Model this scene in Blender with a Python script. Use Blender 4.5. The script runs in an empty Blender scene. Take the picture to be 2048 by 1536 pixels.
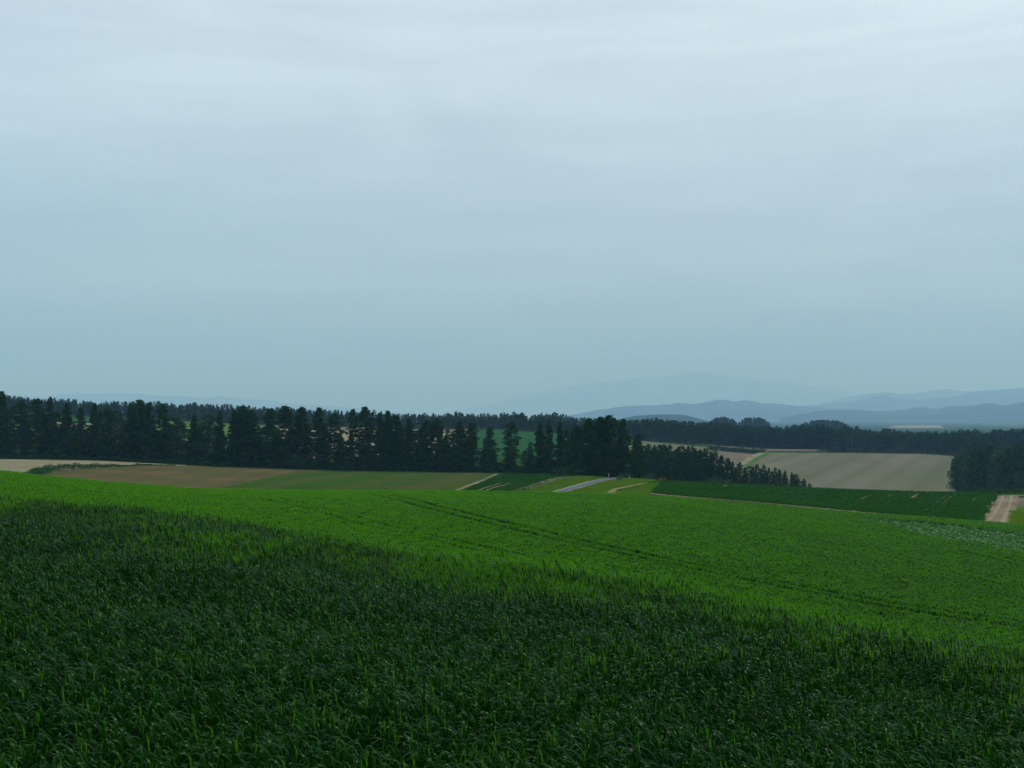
import bpy, math, random
import numpy as np
from mathutils import Vector

# ------------------------------------------------------------------ camera, sky, sun, exposure
SC = bpy.context.scene
COL = SC.collection
W, H, F = 2048.0, 1536.0, 2196.0          # photograph's pixel frame, focal length in its pixels
PITCH = math.atan(67.0 / F)               # eye-level horizon on row 835
cam_d = bpy.data.cameras.new('camera')
cam_d.sensor_width = 36.0
cam_d.lens = 36.0 * F / W
cam_d.clip_start = 0.1
cam_d.clip_end = 150000.0
cam = bpy.data.objects.new('camera', cam_d)
COL.objects.link(cam)
cam.location = (0, 0, 0)
cam.rotation_euler = (math.pi / 2 + PITCH, 0, 0)
SC.camera = cam

SUN_EL, SUN_AZ = math.radians(52), math.radians(30)     # azimuth from +Y towards +X
world = bpy.data.worlds.new('World')
SC.world = world
world.use_nodes = True
nt = world.node_tree
nt.nodes.clear()
N = nt.nodes.new
L = nt.links.new
out = N('ShaderNodeOutputWorld')
bg = N('ShaderNodeBackground')
bg.inputs['Strength'].default_value = 0.1
L(bg.outputs[0], out.inputs['Surface'])
sky = N('ShaderNodeTexSky')
sky.sky_type = 'NISHITA'
sky.sun_disc = False
sky.sun_elevation = SUN_EL
sky.sun_rotation = SUN_AZ
sky.dust_density = 4.0
tc = N('ShaderNodeTexCoord')
sep = N('ShaderNodeSeparateXYZ')
L(tc.outputs['Generated'], sep.inputs[0])
zc = N('ShaderNodeMath'); zc.operation = 'MAXIMUM'; zc.inputs[1].default_value = 0.0
L(sep.outputs['Z'], zc.inputs[0])
ramp = N('ShaderNodeValToRGB')                            # overcast: the deck brightens towards the zenith
cr = ramp.color_ramp
cr.interpolation = 'EASE'
cr.elements[0].position = 0.0;  cr.elements[0].color = (0.28, 0.49, 0.74, 1)
cr.elements[1].position = 1.0;  cr.elements[1].color = (0.64, 0.80, 1.0, 1)
e = cr.elements.new(0.14);  e.color = (0.515, 0.68, 0.815, 1)
e = cr.elements.new(0.36);  e.color = (0.73, 0.88, 0.98, 1)
L(zc.outputs[0], ramp.inputs[0])
za = N('ShaderNodeMath'); za.operation = 'ADD'; za.inputs[1].default_value = 0.10
L(zc.outputs[0], za.inputs[0])
dv = N('ShaderNodeVectorMath'); dv.operation = 'DIVIDE'
cmb = N('ShaderNodeCombineXYZ')
for i in range(3):
    L(za.outputs[0], cmb.inputs[i])
L(tc.outputs['Generated'], dv.inputs[0]); L(cmb.outputs[0], dv.inputs[1])
mp = N('ShaderNodeMapping')
mp.inputs['Scale'].default_value = (1.7, 1.7, 6.5)
mp.inputs['Rotation'].default_value = (0, 0, 0.12)
L(tc.outputs['Generated'], mp.inputs['Vector'])
n1 = N('ShaderNodeTexNoise')
n1.inputs['Scale'].default_value = 1.5; n1.inputs['Detail'].default_value = 6; n1.inputs['Roughness'].default_value = 0.5
n1.inputs['Distortion'].default_value = 0.7
L(mp.outputs[0], n1.inputs['Vector'])
mr = N('ShaderNodeMapRange')
mr.inputs['From Min'].default_value = 0.3; mr.inputs['From Max'].default_value = 0.7
mr.inputs['To Min'].default_value = 0.905; mr.inputs['To Max'].default_value = 1.075
L(n1.outputs[0], mr.inputs['Value'])
mp2 = N('ShaderNodeMapping')
mp2.inputs['Scale'].default_value = (1.3, 1.3, 11.0); mp2.inputs['Rotation'].default_value = (0, 0.06, 0); mp2.inputs['Location'].default_value = (3.1, 1.7, 0)
L(tc.outputs['Generated'], mp2.inputs['Vector'])
n2 = N('ShaderNodeTexNoise')
n2.inputs['Scale'].default_value = 2.6; n2.inputs['Detail'].default_value = 5; n2.inputs['Distortion'].default_value = 1.2
L(mp2.outputs[0], n2.inputs['Vector'])
mr2 = N('ShaderNodeMapRange')
mr2.inputs['From Min'].default_value = 0.35; mr2.inputs['From Max'].default_value = 0.75
mr2.inputs['To Min'].default_value = 0.955; mr2.inputs['To Max'].default_value = 1.07
L(n2.outputs[0], mr2.inputs['Value'])
mrm = N('ShaderNodeMath'); mrm.operation = 'MULTIPLY'; L(mr.outputs[0], mrm.inputs[0]); L(mr2.outputs[0], mrm.inputs[1])
sdot = N('ShaderNodeVectorMath'); sdot.operation = 'DOT_PRODUCT'       # cloud is a little brighter round the veiled sun
sdot.inputs[1].default_value = (math.sin(SUN_AZ) * math.cos(SUN_EL), math.cos(SUN_AZ) * math.cos(SUN_EL), math.sin(SUN_EL))
L(tc.outputs['Generated'], sdot.inputs[0])
sgl = N('ShaderNodeMapRange')
sgl.inputs['From Min'].default_value = 0.3; sgl.inputs['From Max'].default_value = 1.0
sgl.inputs['To Min'].default_value = 0.94; sgl.inputs['To Max'].default_value = 1.09
L(sdot.outputs['Value'], sgl.inputs['Value'])
mrr = N('ShaderNodeMath'); mrr.operation = 'MULTIPLY'; L(mrm.outputs[0], mrr.inputs[0]); L(sgl.outputs[0], mrr.inputs[1])
cl = N('ShaderNodeVectorMath'); cl.operation = 'SCALE'
L(ramp.outputs[0], cl.inputs[0]); L(mrr.outputs[0], cl.inputs['Scale'])
c10 = N('ShaderNodeVectorMath'); c10.operation = 'SCALE'; c10.inputs['Scale'].default_value = 10.0
L(cl.outputs[0], c10.inputs[0])
mx = N('ShaderNodeMix'); mx.data_type = 'RGBA'; mx.inputs['Factor'].default_value = 0.9
L(sky.outputs[0], mx.inputs['A']); L(c10.outputs[0], mx.inputs['B'])
L(mx.outputs['Result'], bg.inputs['Color'])

sun_d = bpy.data.lights.new('sun', 'SUN')
sun_d.energy = 1.5
sun_d.angle = math.radians(12)
sun_d.color = (1.0, 0.97, 0.91)
sun = bpy.data.objects.new('sun', sun_d)
COL.objects.link(sun)
sdir = Vector((math.sin(SUN_AZ) * math.cos(SUN_EL), math.cos(SUN_AZ) * math.cos(SUN_EL), math.sin(SUN_EL)))
sun.rotation_euler = sdir.to_track_quat('Z', 'Y').to_euler()
sun.location = (0, 0, 300)

vs = SC.view_settings
vs.view_transform = 'Standard'; vs.look = 'None'; vs.exposure = 0.0; vs.gamma = 1.0
vs.use_curve_mapping = False
SC.cycles.max_bounces = 4
SC.cycles.diffuse_bounces = 2
SC.cycles.transmission_bounces = 3
SC.cycles.volume_bounces = 2
SC.cycles.sample_clamp_indirect = 4.0
HAZE_DENSITY = 1.18e-4
HAZE_COLOR = (0.38, 0.625, 1.0)

random.seed(7)
RNG = np.random.default_rng(11)

# ------------------------------------------------------------------ helpers
def slope_px(px, py):
    """pixel -> (x/y, z/y) of its sight line"""
    a = (np.asarray(px, float) - W / 2) / F
    b = (H / 2 - np.asarray(py, float)) / F
    yy = math.cos(PITCH) - b * math.sin(PITCH)
    zz = math.sin(PITCH) + b * math.cos(PITCH)
    return a / yy, zz / yy

def lattice(seed, n=256):
    return np.random.default_rng(seed).random((n, n))
_LAT = {}
def vnoise(x, y, seed=0):
    if seed not in _LAT: _LAT[seed] = lattice(seed)
    g = _LAT[seed]; n = g.shape[0]
    xi = np.floor(x).astype(int); yi = np.floor(y).astype(int)
    fx = x - xi; fy = y - yi
    fx = fx * fx * (3 - 2 * fx); fy = fy * fy * (3 - 2 * fy)
    a = g[xi % n, yi % n]; b = g[(xi + 1) % n, yi % n]; c = g[xi % n, (yi + 1) % n]; d = g[(xi + 1) % n, (yi + 1) % n]
    return (a * (1 - fx) + b * fx) * (1 - fy) + (c * (1 - fx) + d * fx) * fy - 0.5
def fbm(x, y, seed=0, oct=4):
    s = 0.0; a = 1.0
    for o in range(oct):
        s = s + a * vnoise(x * 2 ** o + 17.3 * o, y * 2 ** o - 9.1 * o, seed + o); a *= 0.5
    return s

def make_mesh(name, V, quads=None, tris=None, smooth=False, attr=None):
    me = bpy.data.meshes.new(name)
    V = np.asarray(V, np.float32).reshape(-1, 3)
    q = np.zeros((0, 4), np.int32) if quads is None or len(quads) == 0 else np.asarray(quads, np.int32).reshape(-1, 4)
    t = np.zeros((0, 3), np.int32) if tris is None or len(tris) == 0 else np.asarray(tris, np.int32).reshape(-1, 3)
    me.vertices.add(len(V)); me.vertices.foreach_set('co', V.ravel())
    nl = q.size + t.size
    me.loops.add(nl); me.loops.foreach_set('vertex_index', np.concatenate([q.ravel(), t.ravel()]))
    npol = len(q) + len(t)
    me.polygons.add(npol)
    st = np.concatenate([np.arange(len(q)) * 4, q.size + np.arange(len(t)) * 3]).astype(np.int32)
    me.polygons.foreach_set('loop_start', st)
    me.polygons.foreach_set('use_smooth', np.full(npol, smooth))
    if attr is not None:
        for k, v in attr.items():
            at = me.attributes.new(k, 'FLOAT', 'POINT'); at.data.foreach_set('value', np.asarray(v, np.float32))
    me.update(calc_edges=True); me.validate()
    return me

def link(name, data, mat=None, parent=None):
    if mat is not None and data is not None:
        for m in (mat if isinstance(mat, (list, tuple)) else [mat]): data.materials.append(m)
    o = bpy.data.objects.new(name, data)
    COL.objects.link(o)
    if parent is not None: o.parent = parent
    return o
def tag(o, label, cat, group=None, kind=None):
    o['label'] = label; o['category'] = cat
    if group: o['group'] = group
    if kind: o['kind'] = kind
    return o

ONES = 'zero first second third fourth fifth sixth seventh eighth ninth tenth eleventh twelfth thirteenth fourteenth fifteenth sixteenth seventeenth eighteenth nineteenth'.split()
TENS = {2: ('twentieth', 'twenty'), 3: ('thirtieth', 'thirty'), 4: ('fortieth', 'forty'), 5: ('fiftieth', 'fifty'), 6: ('sixtieth', 'sixty'), 7: ('seventieth', 'seventy')}
def ordinal(n):
    if n < 20: return ONES[n]
    t, r = divmod(n, 10)
    return TENS[t][0] if r == 0 else TENS[t][1] + '-' + ONES[r]

# ------------------------------------------------------------------ materials
def mat_new(name):
    m = bpy.data.materials.new(name); m.use_nodes = True
    t = m.node_tree
    return m, t, t.nodes['Principled BSDF'], t.nodes.new, t.links.new

def mat_leaf(name, cols, rough=0.5, spec=0.3, trans=0.3, nscale=0.35, tint=(1, 1, 1), rnd=0.0):
    """foliage: colours vary with a noise over the place and a per-leaf value, some light passes through"""
    m, t, p, N, L = mat_new(name)
    geo = N('ShaderNodeNewGeometry')
    no = N('ShaderNodeTexNoise'); no.inputs['Scale'].default_value = nscale; no.inputs['Detail'].default_value = 3
    L(geo.outputs['Position'], no.inputs['Vector'])
    at = N('ShaderNodeAttribute'); at.attribute_name = 'leaf'
    ad = N('ShaderNodeMath'); ad.operation = 'MULTIPLY_ADD'; ad.inputs[1].default_value = 0.55
    mu = N('ShaderNodeMath'); mu.operation = 'MULTIPLY'; mu.inputs[1].default_value = 0.45
    L(no.outputs[0], mu.inputs[0]); L(at.outputs['Fac'], ad.inputs[0]); L(mu.outputs[0], ad.inputs[2])
    r = N('ShaderNodeValToRGB')
    for i, c in enumerate(cols):
        pos = i / (len(cols) - 1)
        el = r.color_ramp.elements[0] if i == 0 else r.color_ramp.elements[-1] if i == len(cols) - 1 else r.color_ramp.elements.new(pos)
        el.position = pos; el.color = (*c, 1)
    if rnd:
        oi = N('ShaderNodeObjectInfo'); ra = N('ShaderNodeMath'); ra.operation = 'MULTIPLY_ADD'; ra.inputs[1].default_value = rnd
        rb = N('ShaderNodeMath'); rb.operation = 'SUBTRACT'; rb.inputs[1].default_value = rnd * 0.5
        L(oi.outputs['Random'], ra.inputs[0]); L(ad.outputs[0], ra.inputs[2]); L(ra.outputs[0], rb.inputs[0]); L(rb.outputs[0], r.inputs[0])
    else:
        L(ad.outputs[0], r.inputs[0])
    L(r.outputs[0], p.inputs['Base Color'])
    p.inputs['Roughness'].default_value = rough
    p.inputs['Specular IOR Level'].default_value = spec
    p.inputs['Specular Tint'].default_value = (*tint, 1)
    tr = N('ShaderNodeBsdfTranslucent')
    sc = N('ShaderNodeMix'); sc.data_type = 'RGBA'; sc.blend_type = 'MULTIPLY'; sc.inputs['Factor'].default_value = 1.0
    sc.inputs['B'].default_value = (1.25, 1.5, 0.5, 1)
    L(r.outputs[0], sc.inputs['A']); L(sc.outputs['Result'], tr.inputs['Color'])
    mix = N('ShaderNodeMixShader'); mix.inputs[0].default_value = trans
    L(p.outputs[0], mix.inputs[1]); L(tr.outputs[0], mix.inputs[2])
    L(mix.outputs[0], t.nodes['Material Output'].inputs['Surface'])
    return m

def mat_soil(name, c1, c2, row_dir=None, row_w=1.0, c_row=None, row_amt=0.5, nscale=0.05, green=None, green_amt=0.4, bump=0.3):
    """bare or thinly sown earth: broad tone changes, clod grain, drill rows along row_dir"""
    m, t, p, N, L = mat_new(name)
    geo = N('ShaderNodeNewGeometry')
    no = N('ShaderNodeTexNoise'); no.inputs['Scale'].default_value = nscale; no.inputs['Detail'].default_value = 5; no.inputs['Roughness'].default_value = 0.6
    L(geo.outputs['Position'], no.inputs['Vector'])
    r = N('ShaderNodeValToRGB')
    r.color_ramp.elements[0].position = 0.35; r.color_ramp.elements[0].color = (*c1, 1)
    r.color_ramp.elements[1].position = 0.68; r.color_ramp.elements[1].color = (*c2, 1)
    L(no.outputs[0], r.inputs[0])
    col = r.outputs[0]
    fine = N('ShaderNodeTexNoise'); fine.inputs['Scale'].default_value = 1.3; fine.inputs['Detail'].default_value = 4
    L(geo.outputs['Position'], fine.inputs['Vector'])
    if green is not None:
        g = N('ShaderNodeTexNoise'); g.inputs['Scale'].default_value = nscale * 0.6; g.inputs['Detail'].default_value = 4
        L(geo.outputs['Position'], g.inputs['Vector'])
        gm = N('ShaderNodeMapRange'); gm.inputs['From Min'].default_value = 0.42; gm.inputs['From Max'].default_value = 0.62; gm.inputs['To Max'].default_value = green_amt
        L(g.outputs[0], gm.inputs['Value'])
        mg = N('ShaderNodeMix'); mg.data_type = 'RGBA'; mg.inputs['B'].default_value = (*green, 1)
        L(gm.outputs[0], mg.inputs['Factor']); L(col, mg.inputs['A']); col = mg.outputs['Result']
    if row_dir is not None:
        dx, dy = row_dir; l = math.hypot(dx, dy)
        dot = N('ShaderNodeVectorMath'); dot.operation = 'DOT_PRODUCT'; dot.inputs[1].default_value = (dy / l, -dx / l, 0)
        L(geo.outputs['Position'], dot.inputs[0])
        for wdt, amt in ((row_w, row_amt * 0.55), (row_w * 7.3, row_amt * 0.6), (row_w * 23, row_amt * 0.5)):
            a = N('ShaderNodeMath'); a.operation = 'MULTIPLY'; a.inputs[1].default_value = 2 * math.pi / wdt
            L(dot.outputs['Value'], a.inputs[0])
            wob = N('ShaderNodeMath'); wob.operation = 'MULTIPLY_ADD'; wob.inputs[1].default_value = 2.5
            L(no.outputs[0], wob.inputs[0]); L(a.outputs[0], wob.inputs[2])
            s = N('ShaderNodeMath'); s.operation = 'SINE'; L(wob.outputs[0], s.inputs[0])
            ff = N('ShaderNodeMath'); ff.operation = 'MULTIPLY'; L(s.outputs[0], ff.inputs[0]); L(fine.outputs[0], ff.inputs[1])
            rm = N('ShaderNodeMapRange'); rm.inputs['From Min'].default_value = -0.1; rm.inputs['From Max'].default_value = 0.5; rm.inputs['To Max'].default_value = amt
            L(ff.outputs[0], rm.inputs['Value'])
            mm = N('ShaderNodeMix'); mm.data_type = 'RGBA'; mm.inputs['B'].default_value = (*(c_row or c2), 1)
            L(rm.outputs[0], mm.inputs['Factor']); L(col, mm.inputs['A']); col = mm.outputs['Result']
    fm = N('ShaderNodeMapRange'); fm.inputs['From Min'].default_value = 0.3; fm.inputs['From Max'].default_value = 0.7; fm.inputs['To Min'].default_value = 0.8; fm.inputs['To Max'].default_value = 1.2
    L(fine.outputs[0], fm.inputs['Value'])
    sc = N('ShaderNodeVectorMath'); sc.operation = 'SCALE'; L(col, sc.inputs[0]); L(fm.outputs[0], sc.inputs['Scale'])
    L(sc.outputs[0], p.inputs['Base Color'])
    p.inputs['Roughness'].default_value = 0.95; p.inputs['Specular IOR Level'].default_value = 0.0
    b = N('ShaderNodeBump'); b.inputs['Strength'].default_value = bump; b.inputs['Distance'].default_value = 0.15
    L(fine.outputs[0], b.inputs['Height']); L(b.outputs[0], p.inputs['Normal'])
    return m

def mat_plain(name, c, rough=0.8, var=0.25, nscale=2.0):
    m, t, p, N, L = mat_new(name)
    geo = N('ShaderNodeNewGeometry')
    no = N('ShaderNodeTexNoise'); no.inputs['Scale'].default_value = nscale; no.inputs['Detail'].default_value = 5
    L(geo.outputs['Position'], no.inputs['Vector'])
    r = N('ShaderNodeMapRange'); r.inputs['To Min'].default_value = 1 - var; r.inputs['To Max'].default_value = 1 + var
    r.inputs['From Min'].default_value = 0.25; r.inputs['From Max'].default_value = 0.75
    L(no.outputs[0], r.inputs['Value'])
    sc = N('ShaderNodeVectorMath'); sc.operation = 'SCALE'; sc.inputs[0].default_value = c
    L(r.outputs[0], sc.inputs['Scale']); L(sc.outputs[0], p.inputs['Base Color'])
    p.inputs['Roughness'].default_value = rough; p.inputs['Specular IOR Level'].default_value = 0.2
    return m

# ------------------------------------------------------------------ terrain
CROP = 0.78                                # height of the standing cereal
def pchip(xk, yk, x):
    """monotone cubic through (xk, yk), 1-D"""
    h = np.diff(xk); d = np.diff(yk) / h
    m = np.zeros_like(yk)
    for i in range(1, len(xk) - 1):
        if d[i - 1] * d[i] > 0:
            w1 = 2 * h[i] + h[i - 1]; w2 = h[i] + 2 * h[i - 1]
            m[i] = (w1 + w2) / (w1 / d[i - 1] + w2 / d[i])
    m[0] = d[0]; m[-1] = d[-1]
    i = np.clip(np.searchsorted(xk, x) - 1, 0, len(xk) - 2)
    t = (x - xk[i]) / h[i]
    return ((1 + 2 * t) * (1 - t) ** 2 * yk[i] + t * (1 - t) ** 2 * h[i] * m[i]
            + t * t * (3 - 2 * t) * yk[i + 1] + t * t * (t - 1) * h[i] * m[i + 1])

PX = np.linspace(-700, 2748, 432)          # sight-line columns; the land goes on level beyond them
def row(px, v): return np.interp(PX, px, v)
near_px = [0, 171, 342, 513, 700, 871, 1042, 1213, 1400, 1558, 1716, 1875, 2048, 2400]
near_py = [998, 1012, 1026, 1053, 1087, 1114, 1134, 1162, 1191, 1220, 1248, 1277, 1299, 1345]
mid_px = [-400, 0, 100, 250, 400, 700, 1000, 1240, 1400, 1500, 1700, 1850, 1990, 2048, 2400]
mid_py = [905, 943, 955, 968, 979, 984, 986, 991, 1002, 1010, 1028, 1038, 1048, 1054, 1085]
pyc = row([-400] + near_px, [975] + near_py)
pym = row(mid_px, mid_py)
dc = row([0, 1024, 2048], [36, 29, 22])
dr = row([0, 1024, 2048], [64, 57, 48])
knots = []                                 # (distance, height) per column
def add_knot(d, py=None, z=None, crop=0.0):
    d = np.broadcast_to(np.asarray(d, float), PX.shape)
    if z is None: z = slope_px(PX, py)[1] * d
    knots.append((d.copy(), np.broadcast_to(z, PX.shape) - crop))
add_knot(8.5, z=row([0, 1024, 2048], [-2.62, -2.75, -2.98]), crop=CROP)
add_knot(dc * 0.62, z=0.45 * row([0, 1024, 2048], [-2.62, -2.75, -2.98]) + 0.55 * slope_px(PX, pyc)[1] * dc + 0.10, crop=CROP)
add_knot(dc, py=pyc, crop=CROP)
add_knot(dc * 1.38, py=pyc + 34, crop=CROP)
add_knot(dr, py=pyc + 5, crop=CROP)
zc_ = slope_px(PX, pyc)[1] * dr; zm_ = slope_px(PX, pym)[1] * 136.0
add_knot(dr * 0.5 + 68, z=0.5 * (zc_ + zm_) + 0.25, crop=CROP)
add_knot(136, py=pym, crop=CROP)
d7 = row([1240, 1500], [178, 160])
add_knot(d7, py=pym + row([1240, 1400], [10, 2.0]))
add_knot(225, py=row([-400, 0, 100, 250, 400, 700, 1000, 1240, 1300, 1400, 1500, 1700, 1850, 1990, 2048, 2400],
                     [915, 944, 956, 969, 980, 985, 987, 984, 985, 989, 994, 1001, 1007, 1012, 1014, 1016]))
d9 = row([1000, 1140, 1250, 1300], [330, 312, 292, 272])
add_knot(d9, py=row([-400, 0, 200, 450, 700, 1000, 1140, 1250, 1300, 1400, 1600, 1700, 1850, 1990, 2048, 2400],
                    [910, 918, 921, 934, 942.5, 947, 950, 958, 964, 969, 979, 983, 988, 990, 986, 980]))
add_knot(400, py=row([0, 450, 700, 1000, 1140, 1250, 1300, 1400, 1600, 1700, 2048],
                     [888, 906, 912, 914, 935, 962, 974, 984, 1000, 1008, 1004]))
add_knot(480, py=row([0, 450, 700, 1000, 1140, 1250, 1300, 1400, 1520, 1600, 1900, 2048],
                     [870, 888, 893, 893, 905, 920, 935, 955, 977, 990, 993, 988]))
add_knot(760, py=row([-400, 0, 150, 280, 480, 740, 850, 1000, 1130, 1250, 1400, 1530, 1700, 1850, 1930, 2048, 2400],
                     [818, 828, 832, 838, 849, 856, 859, 859, 869, 879, 893, 904, 906, 908, 914, 916, 916]))
add_knot(1000, py=row([0, 300, 600, 1000, 1250, 1500, 2048], [818, 828, 839, 851, 866, 880, 888]))
add_knot(1600, z=row([0, 1000, 1300, 2048], [-18, -20, -23, -26]))
add_knot(3000, z=-35.0)
add_knot(6000, z=-41.0)
add_knot(41000, z=-50.0)
DN = np.concatenate([np.geomspace(8.5, 1700, 470), np.geomspace(1700, 41000, 54)[1:]])
LD = np.log(DN)
TAB = np.zeros((len(PX), len(DN)))
for i in range(len(PX)):
    TAB[i] = pchip(np.array([k[0][i] for k in knots]), np.array([k[1][i] for k in knots]), DN)
for _ in range(6):                          # soften kinks between columns
    P_ = np.pad(TAB, ((1, 1), (0, 0)), mode='edge')
    TAB = 0.25 * P_[:-2] + 0.5 * P_[1:-1] + 0.25 * P_[2:]
UT = slope_px(PX, 900.0)[0]

def T(x, y):
    """height of the land"""
    x = np.asarray(x, float); y = np.asarray(y, float)
    d = np.clip(y, 8.5, 40900.0)
    u = np.clip(x / np.maximum(d, 8.5), UT[0], UT[-1] - 1e-6)
    fi = (u - UT[0]) / (UT[1] - UT[0]); i = np.clip(fi.astype(int), 0, len(UT) - 2); fi = np.clip(fi - i, 0, 1)
    j = np.clip(np.searchsorted(DN, d) - 1, 0, len(DN) - 2); fj = np.clip((d - DN[j]) / (DN[j + 1] - DN[j]), 0, 1)
    z = (TAB[i, j] * (1 - fi) + TAB[i + 1, j] * fi) * (1 - fj) + (TAB[i, j + 1] * (1 - fi) + TAB[i + 1, j + 1] * fi) * fj
    b = np.clip((y - 1.5) / 7.0, 0, 1); b = b * b * (3 - 2 * b)
    return -1.62 * (1 - b) + z * b

def D(px, d):
    """point of the land on a photo column at a distance"""
    return np.array([float(slope_px(px, 930.0)[0]) * d, d])
def P(px, py, dmin=150.0, dmax=1500.0):
    """point of the land under a photo pixel, first met beyond dmin"""
    u, s = slope_px(px, py)
    ds = np.geomspace(dmin, dmax, 4000)
    below = T(u * ds, ds) > s * ds
    k = int(np.argmax(below)) if below.any() else len(ds) - 1
    return np.array([float(u) * ds[k], ds[k]])
def z_at(p): return float(T(p[0], p[1]))

# ground: one sheet to the horizon
S = np.linspace(-1, 1, 380)
rows_y = np.concatenate([np.linspace(-60, 8.0, 20), np.geomspace(8.5, 1700, 430), np.geomspace(1750, 40500, 48)])
halfw = np.maximum(rows_y * 0.80, 0) + 14 * np.exp(-np.maximum(rows_y, 0) / 60.0) + 3
Xg = S[None, :] * halfw[:, None]
Yg = np.repeat(rows_y[:, None], len(S), 1)
Zg = T(Xg, Yg)
idx = np.arange(Xg.size).reshape(Xg.shape)
Q = np.stack([idx[:-1, :-1], idx[:-1, 1:], idx[1:, 1:], idx[1:, :-1]], -1).reshape(-1, 4)
m_ground = mat_soil('meadow_earth', (0.02, 0.05, 0.010), (0.035, 0.075, 0.014), nscale=0.02)
ground = link('ground', make_mesh('ground', np.stack([Xg, Yg, Zg], -1), Q, smooth=True), m_ground)
tag(ground, 'rolling green farmland ground reaching to the far plain', 'ground', kind='structure')

def resample(pts, n):
    pts = np.array(pts, float)
    s = np.concatenate([[0], np.cumsum(np.linalg.norm(np.diff(pts, axis=0), axis=1))])
    t = np.linspace(0, s[-1], n)
    return np.stack([np.interp(t, s, pts[:, k]) for k in range(2)], 1)
def loft(name, near, far, mat, off, label, cat, nu=60, nv=40, parent=None):
    a = resample(near, nu); b = resample(far, nu)
    t = np.linspace(0, 1, nv)[:, None, None]
    xy = a[None] * (1 - t) + b[None] * t
    z = T(xy[..., 0], xy[..., 1]) + off
    ii = np.arange(nu * nv).reshape(nv, nu)
    q = np.stack([ii[:-1, :-1], ii[:-1, 1:], ii[1:, 1:], ii[1:, :-1]], -1).reshape(-1, 4)
    o = link(name, make_mesh(name, np.dstack([xy, z]), q, smooth=True), mat, parent)
    if parent is None: tag(o, label, cat, kind='structure')
    return o
def strip(name, line, width, mat, off, label=None, cat=None, n=80, parent=None, shift=0.0, crown=0.0, wob=0.0):
    c = resample(line, n)
    tg = np.gradient(c, axis=0); tg /= np.linalg.norm(tg, axis=1)[:, None]
    nr = np.stack([tg[:, 1], -tg[:, 0]], 1)
    k = np.array([-1, -0.5, 0, 0.5, 1.0])
    w = width * (1 + wob * fbm(np.arange(n) * 0.35, np.zeros(n), 5)) if wob else np.full(n, width)
    xy = c[:, None, :] + nr[:, None, :] * (shift + 0.5 * w[:, None] * k[None, :])[..., None]
    z = T(xy[..., 0], xy[..., 1]) + off + crown * (1 - k ** 2)[None, :]
    ii = np.arange(n * 5).reshape(n, 5)
    q = np.stack([ii[:-1, :-1], ii[:-1, 1:], ii[1:, 1:], ii[1:, :-1]], -1).reshape(-1, 4)
    o = link(name, make_mesh(name, np.dstack([xy, z]), q, smooth=True), mat, parent)
    if label: tag(o, label, cat, kind='structure')
    return o

# ------------------------------------------------------------------ fields, road, tracks
dirAB = D(560, 325) - D(405, 218)
m_tan = mat_soil('dry_tan_earth', (0.20, 0.175, 0.105), (0.29, 0.25, 0.16), row_dir=dirAB, row_w=1.4, row_amt=0.3, c_row=(0.17, 0.17, 0.085))
m_plough = mat_soil('ploughed_brown_earth', (0.105, 0.078, 0.034), (0.15, 0.105, 0.052), row_dir=dirAB, row_w=1.3, c_row=(0.055, 0.075, 0.022), row_amt=0.6, green=(0.060, 0.075, 0.026), green_amt=0.4)
m_seed = mat_soil('seedling_rows', (0.022, 0.072, 0.007), (0.032, 0.082, 0.009), row_dir=D(880, 325) - D(680, 215), row_w=2.2, c_row=(0.090, 0.080, 0.030), row_amt=0.7, nscale=0.03)
m_edge = mat_soil('bare_field_edge', (0.16, 0.125, 0.08), (0.24, 0.19, 0.125))
m_verge = mat_soil('verge_turf', (0.05, 0.11, 0.008), (0.085, 0.145, 0.012), nscale=0.15)
m_cropsoil = mat_soil('crop_soil', (0.10, 0.085, 0.05), (0.17, 0.14, 0.085), nscale=0.12)
m_big = mat_soil('sown_grey_field', (0.15, 0.135, 0.090), (0.195, 0.172, 0.118), row_dir=D(1800, 740) - D(1640, 480), row_w=2.6, c_row=(0.090, 0.105, 0.052), row_amt=0.75, nscale=0.012, green=(0.105, 0.135, 0.055), green_amt=0.5)
m_pink = mat_soil('pinkish_earth', (0.135, 0.108, 0.076), (0.175, 0.142, 0.10), nscale=0.03)
m_green = mat_soil('young_green_crop', (0.018, 0.072, 0.022), (0.028, 0.092, 0.029), nscale=0.02, row_dir=(1, 3), row_w=3.0, row_amt=0.3, c_row=(0.03, 0.075, 0.03))
m_lime = mat_soil('light_green_meadow', (0.055, 0.12, 0.022), (0.085, 0.155, 0.034), nscale=0.02)
m_sand = mat_soil('sandy_track', (0.21, 0.175, 0.11), (0.32, 0.27, 0.175), nscale=0.3)
m_track = mat_soil('worn_track', (0.16, 0.13, 0.06), (0.24, 0.20, 0.10), nscale=0.25)
m_asph = mat_plain('asphalt', (0.085, 0.088, 0.095), 0.85, 0.18, 0.8)
m_kerb = mat_plain('pale_concrete', (0.30, 0.30, 0.28), 0.85, 0.2, 0.6)

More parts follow.
